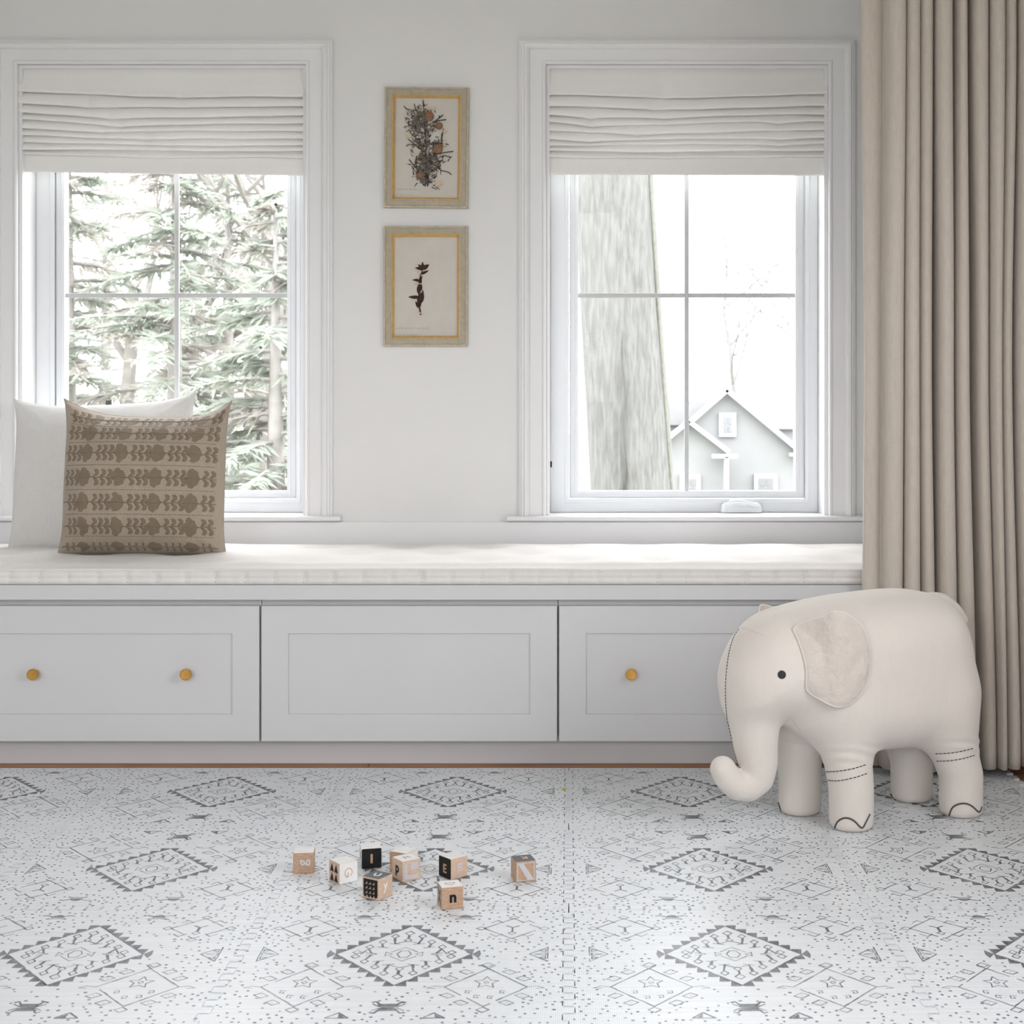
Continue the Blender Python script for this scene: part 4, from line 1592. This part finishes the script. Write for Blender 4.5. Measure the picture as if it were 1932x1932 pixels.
def skinpath(px_pts, lift=.0006, k=6, mirror=False):
    """points on the cloth surface along a photo polyline"""
    pl = catmull(px_pts, k)
    out = []
    for x, y in pl:
        h, nn = onskin(x, y)
        if h is None: continue
        out.append(h + nn * lift)
    return out


def stitch_line(name, px_pts, dash, gap, rad):
    pts = resample(skinpath(px_pts), .002)
    n1, n2 = max(1, int(dash / .002)), int((dash + gap) / .002)
    b = MB()
    i = 0
    while i + n1 < len(pts):
        b.tube(pts[i:i + n1 + 1], [rad * .6] + [rad] * (n1 - 1) + [rad * .6], 6)
        i += n2
    return b.build(name, M['stitch'], ele, smooth=True)


stitch_line('forehead_stitching', [(1394, 1187), (1384, 1203), (1376, 1230), (1371, 1265), (1369, 1300), (1370, 1335), (1374, 1370), (1381, 1405), (1390, 1435), (1397, 1450)], .006, .003, .0010)
stitch_line('leg_stitching', [(1559, 1456), (1580, 1455), (1610, 1450), (1638, 1441)], .008, .0025, .0011)
stitch_line('leg_stitching', [(1562, 1472), (1582, 1473), (1612, 1467), (1639, 1458)], .008, .0025, .0011)
stitch_line('leg_stitching', [(1765, 1422), (1790, 1421), (1815, 1417), (1838, 1411)], .008, .0025, .0011)
stitch_line('leg_stitching', [(1767, 1436), (1792, 1435), (1817, 1431), (1842, 1424)], .008, .0025, .0011)
for toes in ([(1574, 1566), (1579, 1552), (1590, 1544), (1602, 1544), (1613, 1550), (1626, 1562), (1634, 1550), (1641, 1536)],
             [(1791, 1538), (1797, 1524), (1809, 1517), (1822, 1516), (1834, 1521), (1847, 1532), (1852, 1522)],
             [(1467, 1508), (1471, 1520), (1475, 1534)],
             [(1679, 1490), (1684, 1503), (1692, 1514)]):
    pts = skinpath(toes, .0004, 5)
    if len(pts) > 2:
        MB().tube(pts, .0022, 6).build('toe_embroidery', M['toe'], ele, smooth=True)
# seam darts
for dart in ([(1396, 1183), (1418, 1190), (1441, 1199)], [(1490, 1353), (1502, 1366), (1511, 1381)], [(1410, 1172), (1440, 1155), (1475, 1146)]):
    pts = skinpath(dart, .0, 6)
    if len(pts) > 2:
        MB().tube(pts, .0007, 5).build('seam', M['ear'], ele, smooth=True)
# eyes (near one read from the photo, far one mirrored through the body's own plane)
h, nn = onskin(1475, 1273)


def eye(c, nn):
    t = nn.cross(Vector((0, 0, 1))).normalized(); u = nn.cross(t)
    b = MB()
    rings = []
    for r_, z in ((.0098, -.003), (.0098, .0006), (.008, .0018), (.004, .0024), (.0002, .0025)):
        rings.append([c + (t * math.cos(2 * math.pi * k / 14) + u * math.sin(2 * math.pi * k / 14)) * r_ + nn * z for k in range(14)])
    b.grid(rings, closed_v=True)
    b.build('eye', M['stitch'], ele, smooth=True)


def mirror(p):
    d = (p - EO).dot(el)
    return p - el * 2 * d


eye(h, nn)
nm = nn - el * 2 * nn.dot(el)
eye(mirror(h), nm)

# ears: the front edge is sewn to the head, the rest hangs free beside the body
ear_px = [(1497, 1188), (1512, 1175), (1540, 1160), (1570, 1153), (1600, 1159), (1626, 1182), (1640, 1216), (1642, 1255), (1631, 1298), (1607, 1326), (1580, 1334), (1548, 1320), (1522, 1300), (1514, 1262), (1505, 1225)]
LAT = -.168


def att(i):
    hh, n2 = onskin(*ear_px[i])
    d_ = hh - EO
    return d_.dot(eh), d_.z, d_.dot(el) - .004


A0, A1 = att(0), att(12)


def ear_lat(x, z):
    """sewn edge follows the head, then the flap swings out to its own plane"""
    t = max(0, min(1, (z - A1[1]) / (A0[1] - A1[1])))
    xe, le = A1[0] + (A0[0] - A1[0]) * t, A1[2] + (A0[2] - A1[2]) * t
    q = max(0, min(1, (xe - x) / .075))
    q = q * q * (3 - 2 * q)
    return le * (1 - q) + LAT * q


ep = []
for (x, y) in ear_px:
    lat = LAT
    for _ in range(6):
        a_, z_ = E(x, y, lat)
        lat = ear_lat(a_, z_)
    ep.append((a_, z_, lat))


def catmull3(pts, k):
    a_ = catmull([(p[0], p[1]) for p in pts], k)
    c_ = catmull([(p[2], 0) for p in pts], k)
    return [(p[0], p[1], q[0]) for p, q in zip(a_, c_)]


ol = catmull3(ep + [ep[0]], 5)[:-1]
cxy = (sum(p[0] for p in ep) / len(ep), sum(p[1] for p in ep) / len(ep), LAT - .004)


def skin_lat(x, z):
    hh, n2, i2, dd = bvh.ray_cast(eworld(x, -.4, z), el)
    return -.4 + dd if hh is not None else 0.0


def ear_obj(sign, dx=0, dz=0):
    rf_, rb_ = [], []
    NR = 14
    for i in range(NR + 1):
        r_ = i / NR
        f_, b_ = [], []
        for (x, z, lt) in ol:
            X = cxy[0] + (x - cxy[0]) * r_; Z = cxy[1] + (z - cxy[1]) * r_
            lat = min(ear_lat(X, Z), skin_lat(X, Z) - .004)
            puff = .007 * (1 - r_ ** 4) ** .5
            wr = .006 * noise.noise((X * 26, Z * 20, 3)) + .004 * noise.noise((X * 55, Z * 45, 7))
            wr += .003 * math.sin(X * 230) * max(0, (Z - cxy[1]) / .11) ** 2 * r_ ** 2
            wr *= 1 - r_ ** 10
            f_.append(eworld(X + dx, (lat - puff - abs(wr) * .3 + wr * .7) * -sign, Z + dz))
            b_.append(eworld(X + dx, (lat + .003) * -sign, Z + dz))
        rf_.append(f_); rb_.append(b_)
    b = MB()
    b.grid(rf_, closed_v=True)
    b.grid([rf_[-1], rb_[-1]], closed_v=True)
    b.grid(rb_, closed_v=True)
    o = b.build('ear', M['ear'], ele, smooth=True)
    rim = [((p + q) / 2) for p, q in zip(rf_[-1], rb_[-1])]
    MB().tube(rim + [rim[0]], .0024, 6, cap=False).build('ear_piping', M['plush'], o, smooth=True)
    return o


ear_obj(-1)
ol = catmull3(ep[2:12] + [ep[13], ep[14], ep[2]], 5)[:-1]     # far ear seen edge-on, rounder front
ear_obj(1, dx=-.004, dz=-.026)

# tail: flattened tapering tab on the rump
tpx = [(1757, 1126, 9), (1776, 1132, 13), (1795, 1147, 14), (1808, 1164, 13), (1816, 1178, 9)]
pts, rd = [], []
for x, y, r_ in tpx:
    a, z = E(x, y, -.01)
    pts.append((a, -.01, z)); rd.append(r_ * 3.75 / F)
rings = []
fine_p = catmull([(p[0], p[2]) for p in pts], 5)
fine_r = np.interp(np.linspace(0, 1, len(fine_p)), np.linspace(0, 1, len(rd)), rd)
for i, (a, z) in enumerate(fine_p):
    j0, j1 = max(i - 1, 0), min(i + 1, len(fine_p) - 1)
    t = Vector((fine_p[j1][0] - fine_p[j0][0], 0, fine_p[j1][1] - fine_p[j0][1])).normalized()
    nv = Vector((-t.z, 0, t.x))
    tip = 1.0 if i < len(fine_p) - 3 else (.9, .65, .2)[i - len(fine_p) + 3]
    rings.append([eworld(a + nv.x * math.cos(q) * fine_r[i] * tip, -.01 + math.sin(q) * .026 * tip, z + nv.z * math.cos(q) * fine_r[i] * tip) for q in [2 * math.pi * k / 16 for k in range(16)]])
b = MB().grid(rings, closed_v=True)
b.f.append(tuple(range(16))); b.m.append(0)
b.f.append(tuple(len(b.v) - 1 - k for k in range(16))); b.m.append(0)
b.build('tail', M['plush'], ele, smooth=True)

# care tag below the belly
c = eworld(*[E(1672, 1390, -.06)[0], -.075, E(1672, 1390, -.06)[1] + .002])
b = MB()
tx, tz = eh * -1, Vector((0, 0, 1))
dn = (-el * .75 + Vector((0, 0, -.35))).normalized()
up_ = (Vector((0, 0, 1)) * .4 - el * -.0 + eh * -.0).normalized()
o0 = c
U = (-eh).normalized(); Vv = (Vector((0, 0, 1)) * .75 + el * .66).normalized()
nrm = U.cross(Vv)


def tagp(u, v, d): return o0 + U * u + Vv * v + nrm * d


b.prism([(-.024, -.008), (.026, -.008), (.032, .010), (-.012, .010)], tagp, -.0006, .0006)
tg = b.build('care_tag', M['tagwhite'], ele)
tg['label'] = 'small white care tag with blue print under the belly'
s_ = 1 if (tagp(0, 0, 1) - o0).dot(CAMP - o0) > 0 else -1
MB().prism([(-.010, -.007), (.006, -.005), (.018, .003), (.020, .007), (.006, .004), (-.004, -.001)], tagp, s_ * .0007, s_ * .0011).build('blue_print', M['tagblue'], tg)
MB().prism([(.008, .0045), (.014, .0062), (.013, .0085), (.009, .007)], tagp, s_ * .0007, s_ * .0011).build('yellow_print', M['tagyellow'], tg)

# ================================================================== ALPHABET BLOCKS
BS = .0442


def text_mesh(ch, size, bold=0, extr=.0003):
    cu_ = bpy.data.curves.new('glyph', 'FONT')
    cu_.body = ch
    cu_.size = size
    cu_.offset = bold
    cu_.extrude = extr
    cu_.resolution_u = 6
    cu_.align_x = 'CENTER'
    o = bpy.data.objects.new('glyph', cu_)
    COL.objects.link(o)
    bpy.context.view_layer.update()
    dg = bpy.context.evaluated_depsgraph_get()
    me = bpy.data.meshes.new_from_object(o.evaluated_get(dg))
    xs = [v.co.x for v in me.vertices]; ys = [v.co.y for v in me.vertices]
    cx, cy = (min(xs) + max(xs)) / 2, (min(ys) + max(ys)) / 2
    vs = [(v.co.x - cx, v.co.y - cy, v.co.z) for v in me.vertices]
    fs = [tuple(p.vertices) for p in me.polygons]
    bpy.data.objects.remove(o); bpy.data.curves.remove(cu_); bpy.data.meshes.remove(me)
    return vs, fs


HB = BS / 2
# face frames: (origin, u, v, n) in block space. near corner is at (-HB,-HB): 'r' face looks to -y, 'l' face looks to -x
FACES = {'r': (Vector((0, -HB, HB)), Vector((1, 0, 0)), Vector((0, 0, 1)), Vector((0, -1, 0))),
         'l': (Vector((-HB, 0, HB)), Vector((0, -1, 0)), Vector((0, 0, 1)), Vector((-1, 0, 0))),
         't': (Vector((0, 0, BS)), Vector((1, 0, 0)), Vector((0, 1, 0)), Vector((0, 0, 1)))}


def block(label, px, py, theta, wood_m, faces):
    """px,py: photo position of the nearest lower corner; theta: turn of the right-hand face"""
    Y = (HC - MTOP) * F / (py - VY)
    X = (px - VX) * Y / F
    c, s = math.cos(theta), math.sin(theta)
    ctr = Vector((X + HB * c - HB * s, Y + HB * s + HB * c, MTOP))
    rt = thing('alphabet_block', label, 'toy block', ctr, theta, 'wooden alphabet blocks on the mat')
    bb = MB().box(-HB, HB, -HB, HB, .0002, BS)
    cube = bb.build('block', M[wood_m], rt, world=False, bev=.0011, seg=3)
    for fk, items in faces.items():
        o, u, v, n = FACES[fk]
        lvl = 0
        for it in items:
            kind = it[0]
            h0, h1 = -.0003, .00012 + lvl * .00012
            fn = lambda a, q, d: o + u * a + v * q + n * d
            b = MB()
            if kind == 'fill':
                r_ = .0028; e = HB - .0006
                pl = []
                for (sx, sy, a0) in ((1, -1, -90), (1, 1, 0), (-1, 1, 90), (-1, -1, 180)):
                    for k in range(5):
                        a = R(a0 + 22.5 * k)
                        pl.append((sx * (e - r_) + r_ * math.cos(a), sy * (e - r_) + r_ * math.sin(a)))
                b.prism(pl, fn, h0, h1)
                b.build('painted_face', M[it[1]], rt, world=False)
            elif kind == 'text':
                _, ch, mat, size, rot, (du, dv), bold = it
                vs, fs = text_mesh(ch, size, bold)
                cr, sr = math.cos(rot), math.sin(rot)
                b.add([o + u * (x * cr - y * sr + du) + v * (x * sr + y * cr + dv) + n * (z + h1 + .0001) for x, y, z in vs], fs)
                b.build('letter', M[mat], rt, world=False)
            else:
                for pl in it[2]:
                    b2 = MB().prism(pl, fn, h0, h1 + .00015)
                    b2.build('printed_shape', M[it[1]], rt, world=False)
            lvl += 1
    return rt


S = BS


def tri(cx, cy, hw, hh): return [(cx - hw, cy - hh), (cx + hw, cy - hh), (cx, cy + hh)]


def circ(cx, cy, r_, n=28): return [(cx + r_ * math.cos(2 * math.pi * k / n), cy + r_ * math.sin(2 * math.pi * k / n)) for k in range(n)]


def halfmoon(cx, cy, r_):   # flat top, round bottom with a notch taken from the left
    return [(cx - r_, cy + r_ * .75), (cx + r_, cy + r_ * .75)] + [(cx + r_ * math.cos(R(-a)), cy + r_ * .55 - r_ * 1.35 * math.sin(R(a))) for a in range(0, 100, 12)] + [(cx - r_ * .35, cy - r_ * .1)]


def rect(x0, x1, y0, y1): return [(x0, y0), (x1, y0), (x1, y1), (x0, y1)]


def ringseg(r0, r1, a0, a1, n=22):
    o_ = [(r1 * math.cos(R(a0 + (a1 - a0) * k / n)), r1 * math.sin(R(a0 + (a1 - a0) * k / n))) for k in range(n + 1)]
    i_ = [(r0 * math.cos(R(a1 + (a0 - a1) * k / n)), r0 * math.sin(R(a1 + (a0 - a1) * k / n))) for k in range(n + 1)]
    return o_ + i_


def petal(a, L_, w):
    ca, sa = math.cos(a), math.sin(a)
    pl = [(t * L_, w * math.sin(math.pi * t) ** .8) for t in [k / 8 for k in range(9)]] + [(t * L_, -w * math.sin(math.pi * t) ** .8) for t in [k / 8 for k in range(7, 0, -1)]]
    return [(x * ca - y * sa, x * sa + y * ca) for x, y in pl]


block('tan wooden block with a silver letter g lying sideways, leftmost of the group', 553, 1648.5, R(6), 'basswood_dark',
      {'r': [('text', 'g', 'blilac', .031, R(90), (.004, .001), .0005)], 't': [('fill', 'bwhite')]})
block('wooden block with black triangles and a white side with letter G', 640.2, 1669.8, R(38.5), 'basswood',
      {'l': [('shape', 'bblack', [tri(-.009, .009, .0078, .0088), tri(.0085, .009, .0078, .0088), tri(-.009, -.0105, .0078, .0088), tri(.0085, -.0105, .0078, .0088)])],
       'r': [('fill', 'bwhite'), ('shape', 'basswood', [ringseg(.0078, .0100, 255, -75 + 20), ringseg(.0078, .0100, 275 - 0, 277), rect(-.0022, .0000, -.0098, .0008), rect(-.0060, -.0022, -.0098, -.0080)])], 't': [('fill', 'bwhite')]})
block('white block with a black face showing a wooden letter I', 682, 1640, R(13.5), 'bwhite',
      {'r': [('fill', 'bblack'), ('shape', 'basswood_dark', [rect(-.0024, .0024, -.0105, .0095)])], 't': [('fill', 'bwhite')],
       'l': [('shape', 'bgrey', [rect(-.004, .004, -.006, .010)])]})
block('wooden block with a black circle, half hidden behind the p block', 767, 1649.5, R(63), 'basswood_dark',
      {'l': [('shape', 'bblack', [circ(.001, -.002, .0135)])], 't': [('fill', 'bwhite')], 'r': [('fill', 'bwhite')]})
block('wooden block with a black letter p and a silver L shape', 759.5, 1665.4, R(36.5), 'basswood',
      {'l': [('text', 'p', 'bblack', .030, 0, (.000, -.002), .0009)],
       'r': [('shape', 'blilac', [[(-.0175, .0165), (-.0105, .0165), (-.0105, -.0095), (.0165, -.0095), (.0165, -.0175), (-.0175, -.0175)], rect(-.0015, .0165, .0010, .0165)])],
       't': [('fill', 'bwhite'), ('text', 'M', 'basswood_dark', .020, R(0), (.001, 0), 0)]})
block('wooden block with black scallop pattern, white y and slate top with U', 714.9, 1700, R(58), 'basswood',
      {'l': [('shape', 'bblack', [rect(-.0185, .0185, -.0115, .0185)] + [[(-.0139 + .00925 * i + .0046 * math.cos(R(-a)), -.0113 + .0075 * math.sin(R(-a))) for a in range(0, 181, 20)] for i in range(4)]),
             ('shape', 'basswood', [[(-.0092 + .00925 * i, .0135 - .0095 * j), (-.0100 + .00925 * i, .0100 - .0095 * j), (-.0150 + .00925 * i, .0082 - .0095 * j), (-.0085 + .00925 * i, .0082 - .0095 * j), (-.0082 + .00925 * i, .0115 - .0095 * j)] for i in range(3) for j in range(3)])],
       'r': [('text', 'y', 'bwhite', .027, 0, (-.001, -.001), .0004)],
       't': [('fill', 'bgrey'), ('text', 'U', 'bwhite', .024, R(-73), (0, 0), .0003)]})
block('wooden block with black side bearing a wooden letter E', 850.9, 1660.7, R(41), 'basswood',
      {'l': [('fill', 'bblack'), ('text', 'E', 'basswood_dark', .026, 0, (.0005, -.002), .0006)],
       'r': [('text', 'm', 'blilac', .023, R(90), (.001, .001), .0009)],
       't': [('fill', 'bwhite'), ('shape', 'blilac', [circ(-.012 + .008 * i, -.012 + .008 * j, .0012, 10) for i in range(4) for j in range(4)])]})
block('wooden block with a black letter n, nearest of the group', 833.5, 1717.3, R(17), 'basswood_dark',
      {'r': [('text', 'n', 'bblack', .030, 0, (.001, -.001), .0012)],
       'l': [('shape', 'bgrey', [petal(R(a), .021, .0042) for a in (52, 128, 232, 308)])],
       't': [('fill', 'bwhite'), ('shape', 'basswood_dark', [[(x, y + .005) for x, y in ringseg(.0085, .0108, -180, 0, 14)], rect(-.0108, .0108, .005, .0072)])]})
block('wooden block with silver N frame and slate top with K, standing apart at the right', 973.3, 1665.7, R(16.5), 'basswood_dark',
      {'r': [('shape', 'blilac', [rect(-.019, -.0172, -.019, .019), rect(.0172, .019, -.019, .019), rect(-.0172, .0172, -.019, -.0175), rect(-.0172, .0172, .0175, .019), [(-.0172, .0175), (-.0055, .0175), (.0172, -.0175), (.0035, -.0175)]])],
       't': [('fill', 'bgrey'), ('text', 'K', 'basswood', .022, R(175), (.002, .001), .0004)]})

# tiny yellow crumb on the mat seam
cp = Vector(((1064 - VX) * (HC - MTOP) / (1490 - VY), F * (HC - MTOP) / (1490 - VY), MTOP))
b = MB()
rings = []
for i in range(6):
    a = math.pi * i / 5
    rings.append([cp + Vector((.0055 * math.sin(a) * math.cos(q) * (1 + .3 * math.sin(3 * q)), .0045 * math.sin(a) * math.sin(q), .003 - .003 * math.cos(a))) for q in [2 * math.pi * k / 10 for k in range(10)]])
b.grid(rings, closed_v=True)
tag(b.build('paper_scrap', M['crumb'], smooth=True), 'tiny pale yellow scrap on the mat seam', 'scrap')

# ================================================================== OUTDOORS
g = MB()
GZ_ = -2.8
g.box(-120, 120, YW + TW + .3, 200, GZ_ - .2, GZ_)
g.box(-120, 120, -120, YR - .5, GZ_ - .2, GZ_)
g.box(XR + .5, 120, YR - .5, YW + TW + .3, GZ_ - .2, GZ_)
g.box(-120, XL - .5, YR - .5, YW + TW + .3, GZ_ - .2, GZ_)
struct(g.build('ground', M['lawn']))
struct(MB().box(XL - .1, XR + .1, YR - .1, YW + TW - .01, GZ_, -.15).build('wall_foundation', M['siding']))

# large trunk outside the right window
YT = 9.2
tr = thing('big_tree', 'massive pale grey tree trunk outside the right window', 'tree', (P(1195, 900, YT).x, YT + .3, GZ_))
rings = []
mossr = []
nz_, na = 70, 64
for i in range(nz_ + 1):
    z = GZ_ + (6.0 - GZ_) * i / nz_
    py = VY - (z - HC) * F / YT
    t = (py - 330) / 600.0
    xl, xr = 1085 + 25 * t + 6 * t * t, 1238 + 38 * t + 4 * t * t
    if t > 1.2:
        xl -= 20 * (t - 1.2); xr += 20 * (t - 1.2)
    cx_, rr_ = (P((xl + xr) / 2, 0, YT).x), (xr - xl) / 2 * YT / F
    ring = []
    for k in range(na):
        q = 2 * math.pi * k / na
        bk = 1 + .035 * noise.noise((math.cos(q) * 6, math.sin(q) * 6, z * .8)) + .02 * noise.noise((math.cos(q) * 16, math.sin(q) * 16, z * 2))
        ring.append((cx_ + rr_ * bk * math.cos(q), YT + .3 + rr_ * bk * math.sin(q), z))
    rings.append(ring)
    q = R(-28)
    mossr.append((cx_ + rr_ * 1.005 * math.cos(q), YT + .3 + rr_ * 1.005 * math.sin(q), z))
MB().grid(rings, closed_v=True).build('trunk', M['bark'], tr, smooth=True)
MB().tube(mossr, .012, 6).build('moss_streak', M['moss'], tr, smooth=True)
rnd = random.Random(9)
vine = [P(1176 + 3 * math.sin(k * .9), 930 - k * 22, YT - .0) for k in range(15)]
MB().tube([v + Vector((0, .02, 0)) for v in vine], [.011 - .0006 * k for k in range(15)], 6).build('vine', M['vine'], tr, smooth=True)


def bare_tree(label, px, Y, h, r0, seed, lean=0, mat='twig'):
    rr = random.Random(seed)
    base = Vector((P(px, 0, Y).x, Y, GZ_))
    rt = thing('bare_tree', label, 'tree', base, group='leafless trees outside')
    b = MB()

    def grow(p, d, L_, r_, lev):
        pts = [p]; rads = [r_]
        n = 5
        for k in range(n):
            d = (d + Vector((rr.uniform(-.16, .16), rr.uniform(-.16, .16), rr.uniform(-.04, .1)))).normalized()
            p = p + d * L_ / n
            pts.append(p); rads.append(r_ * (1 - .55 * (k + 1) / n))
            if lev > 0 and k >= (1 if lev < 4 else 2):
                for _ in range(2 if lev > 1 else 1):
                    a = rr.uniform(0, 6.28)
                    side = Vector((math.cos(a), math.sin(a) * .7, 0))
                    nd = (d * .75 + side * rr.uniform(.5, .95)).normalized()
                    grow(p, nd, L_ * rr.uniform(.5, .68), rads[-1] * .6, lev - 1)
        b.tube(pts, rads, 5 if lev > 1 else 3, cap=False)
    grow(base, Vector((lean, 0, 1)), h, r0, 4)
    b.build('trunk_and_branches', M[mat], rt)
    return rt


def conifer(label, px, Y, h, rad, seed, dens=1.0, low=.05, mats=('needles', 'needles2')):
    rr = random.Random(seed)
    base = Vector((P(px, 0, Y).x, Y, GZ_))
    rt = thing('conifer', label, 'tree', base, group='evergreen trees outside the left window')
    MB().tube([base + Vector((0, 0, h * t)) for t in (0, .3, .6, .97)], [.16, .13, .08, .015], 8).build('trunk', M['twig'], rt, smooth=True)
    br, nd, nd2 = MB(), MB(), MB()
    n = int(95 * dens)
    for i in range(n):
        t = low + (1 - low) * (i + rr.random()) / n
        a = rr.uniform(0, 6.28)
        L_ = rad * (1.02 - t) ** .75 * rr.uniform(.65, 1.1)
        p = base + Vector((0, 0, h * t))
        d = Vector((math.cos(a), math.sin(a), rr.uniform(-.05, .25))).normalized()
        pts = []
        for k in range(7):
            s = k / 6
            pts.append(p + d * L_ * s + Vector((0, 0, -.22 * L_ * s * s)))
        br.tube(pts, [.026 * (1 - .8 * k / 6) for k in range(7)], 4, cap=False)
        tgt = nd if rr.random() < .72 else nd2
        m = int(190 * L_ / rad) + 20
        side = d.cross(Vector((0, 0, 1))).normalized()
        for k in range(m):
            s = rr.uniform(.12, 1)
            q = p + d * L_ * s + Vector((0, 0, -.22 * L_ * s * s))
            sd = rr.choice((-1, 1))
            ln = rr.uniform(.12, .34) * (1.15 - s * .5)
            dr = (side * sd * rr.uniform(.4, 1) + d * rr.uniform(.2, .9) + Vector((0, 0, rr.uniform(-.75, .15)))).normalized()
            w_ = dr.cross(Vector((rr.uniform(-1, 1), rr.uniform(-1, 1), 1))).normalized() * rr.uniform(.010, .026)
            e_ = q + dr * ln
            mid = q + dr * ln * .5
            tgt.add([q, mid + w_, e_, mid - w_], [(0, 1, 2, 3)])
    br.build('branches', M['twig'], rt)
    f1 = nd.build('foliage', M[mats[0]], rt, fixn=False); f1['kind'] = 'stuff'
    if nd2.f:
        f2 = nd2.build('dry_foliage', M[mats[1]], rt, fixn=False); f2['kind'] = 'stuff'
    return rt


conifer('tall pale green evergreen in the middle of the left window', 330, 17, 7.4, 2.7, 3, 1.5)
conifer('evergreen at the right edge of the left window', 520, 15, 6.0, 2.0, 5, 1.2)
conifer('evergreen behind the pillows at the left edge of the left window', 130, 18, 7.6, 2.5, 7, 1.2)
conifer('farther evergreen rising between the other evergreens', 430, 22, 8.2, 3.0, 13, 1.3)
conifer('distant evergreen with haze painted into its needles, filling the upper left of the left window', 200, 30, 11, 4.2, 41, 1.6, mats=('needles_far', 'needles_far'))
conifer('distant evergreen with haze painted into its needles, filling the right of the left window', 470, 32, 10.5, 4.6, 43, 1.6, mats=('needles_far', 'needles_far'))
bare_tree('bare branching tree showing top right in the left window', 505, 19, 5.5, .22, 21, .05)
bare_tree('bare tree showing top left in the left window', 150, 24, 6.0, .20, 22)
bare_tree('bare tree far behind the grey house', 1410, 62, 8.0, .16, 31, mat='twig_far')
bare_tree('bare tree far behind, right of the grey house', 1560, 85, 11.0, .2, 32, mat='twig_far')

# grey gabled house across the street
YH = 42.0
hs = thing('house', 'pale grey gabled house with white trim seen through the right window', 'house', (P(1372, 0, YH).x, YH + 3, GZ_))


def hq(px, py, Y=YH):
    return P(px, py, Y)


def wallpoly(name, px_pts, Y, d, mat, parent):
    pl = [(P(x, y, Y).x, P(x, y, Y).z) for x, y in px_pts]
    return MB().prism(pl, lambda u, v, h: Vector((u, h, v)), Y, Y + d).build(name, mat, parent)


def gzpx(Y): return VY + (HC - GZ_) * F / Y


zg = gzpx(YH)
wallpoly('gable_wall', [(1300, 800), (1372, 740), (1510, 852), (1510, zg), (1300, zg)], YH, 6, M['siding'], hs)
wallpoly('porch_gable', [(1238, 846), (1300, 797), (1372, 850), (1372, zg), (1238, zg)], YH - 1.5, 1.6, M['siding'], hs)
wallpoly('main_wall', [(1180, 800), (1560, 800), (1560, gzpx(YH + 2)), (1180, gzpx(YH + 2))], YH + 2, 5, M['siding'], hs)
rf = wallpoly('roof', [(1180, 802), (1215, 757), (1330, 757), (1330, 802)], YH + 1.8, 5, M['hroof'], hs)
rf2 = wallpoly('roof', [(1420, 810), (1420, 769), (1560, 769), (1580, 810)], YH + 1.8, 5, M['hroof'], hs)
wallpoly('chimney', [(1478, 775), (1478, 752), (1502, 752), (1502, 775)], YH + 3, 1, M['htrim'], hs)


def barpx(name, a, c, w, Y, parent, mat, d=.25):
    A, C = P(*a, Y), P(*c, Y)
    e = (C - A).normalized()
    nn_ = Vector((-e.z, 0, e.x)) * (w * Y / F / 2)
    b = MB()
    q = [A + nn_, A - nn_, C - nn_, C + nn_]
    b.add(q + [p + Vector((0, d, 0)) for p in q], [(0, 1, 2, 3), (7, 6, 5, 4), (0, 4, 5, 1), (1, 5, 6, 2), (2, 6, 7, 3), (3, 7, 4, 0)])
    return b.build(name, mat, parent)


barpx('rake_board', (1296, 802), (1373, 735), 9, YH - .3, hs, M['htrim'])
barpx('rake_board', (1371, 735), (1512, 853), 9, YH - .3, hs, M['htrim'])
barpx('rake_board', (1234, 849), (1301, 794), 8, YH - 1.8, hs, M['htrim'])
barpx('rake_board', (1299, 794), (1376, 853), 8, YH - 1.8, hs, M['htrim'])
barpx('fascia', (1344, 861), (1392, 861), 7, YH - 2.0, hs, M['htrim'])
barpx('porch_post', (1371, 862), (1371, zg + 6), 8, YH - 2.0, hs, M['htrim'])
barpx('fascia', (1490, 858), (1530, 858), 6, YH - .4, hs, M['htrim'])
barpx('corner_board', (1502, 760), (1502, 850), 7, YH - .1, hs, M['htrim'])
for (x0, x1, y0, y1, Y) in ((1356, 1388, 779, 824, YH), (1422, 1466, 894, 940, YH), (1282, 1321, 895, 940, YH - 1.5)):
    a, c = P(x0, y1, Y), P(x1, y0, Y)
    wf = MB().box(a.x, c.x, Y - .12, Y + .05, a.z, c.z).build('window', M['htrim'], hs)
    m_ = 8 * Y / F
    xm, zm = (a.x + c.x) / 2, (a.z + c.z) / 2
    for (u0, u1) in ((a.x + m_, xm - .015), (xm + .015, c.x - m_)):
        for (v0, v1) in ((a.z + m_, zm - .015), (zm + .015, c.z - m_)):
            MB().box(u0, u1, Y - .15, Y - .11, v0, v1).build('pane', M['hglass'], wf)
# white garden arch left of the trunk
pth = [P(1068, 960, 22), P(1068, 925, 22), P(1072, 905, 22), P(1082, 896, 22), P(1095, 897, 22), P(1103, 908, 22), P(1106, 925, 22), P(1106, 1100, 22)]
pth[0] = P(1068, 1100, 22)
pth = [Vector((p.x, p.y, max(p.z, GZ_))) for p in pth]
tag(MB().tube(pth, .04, 8).build('garden_arch', M['htrim'], smooth=True), 'white curved arch standing left of the big trunk outdoors', 'arch')
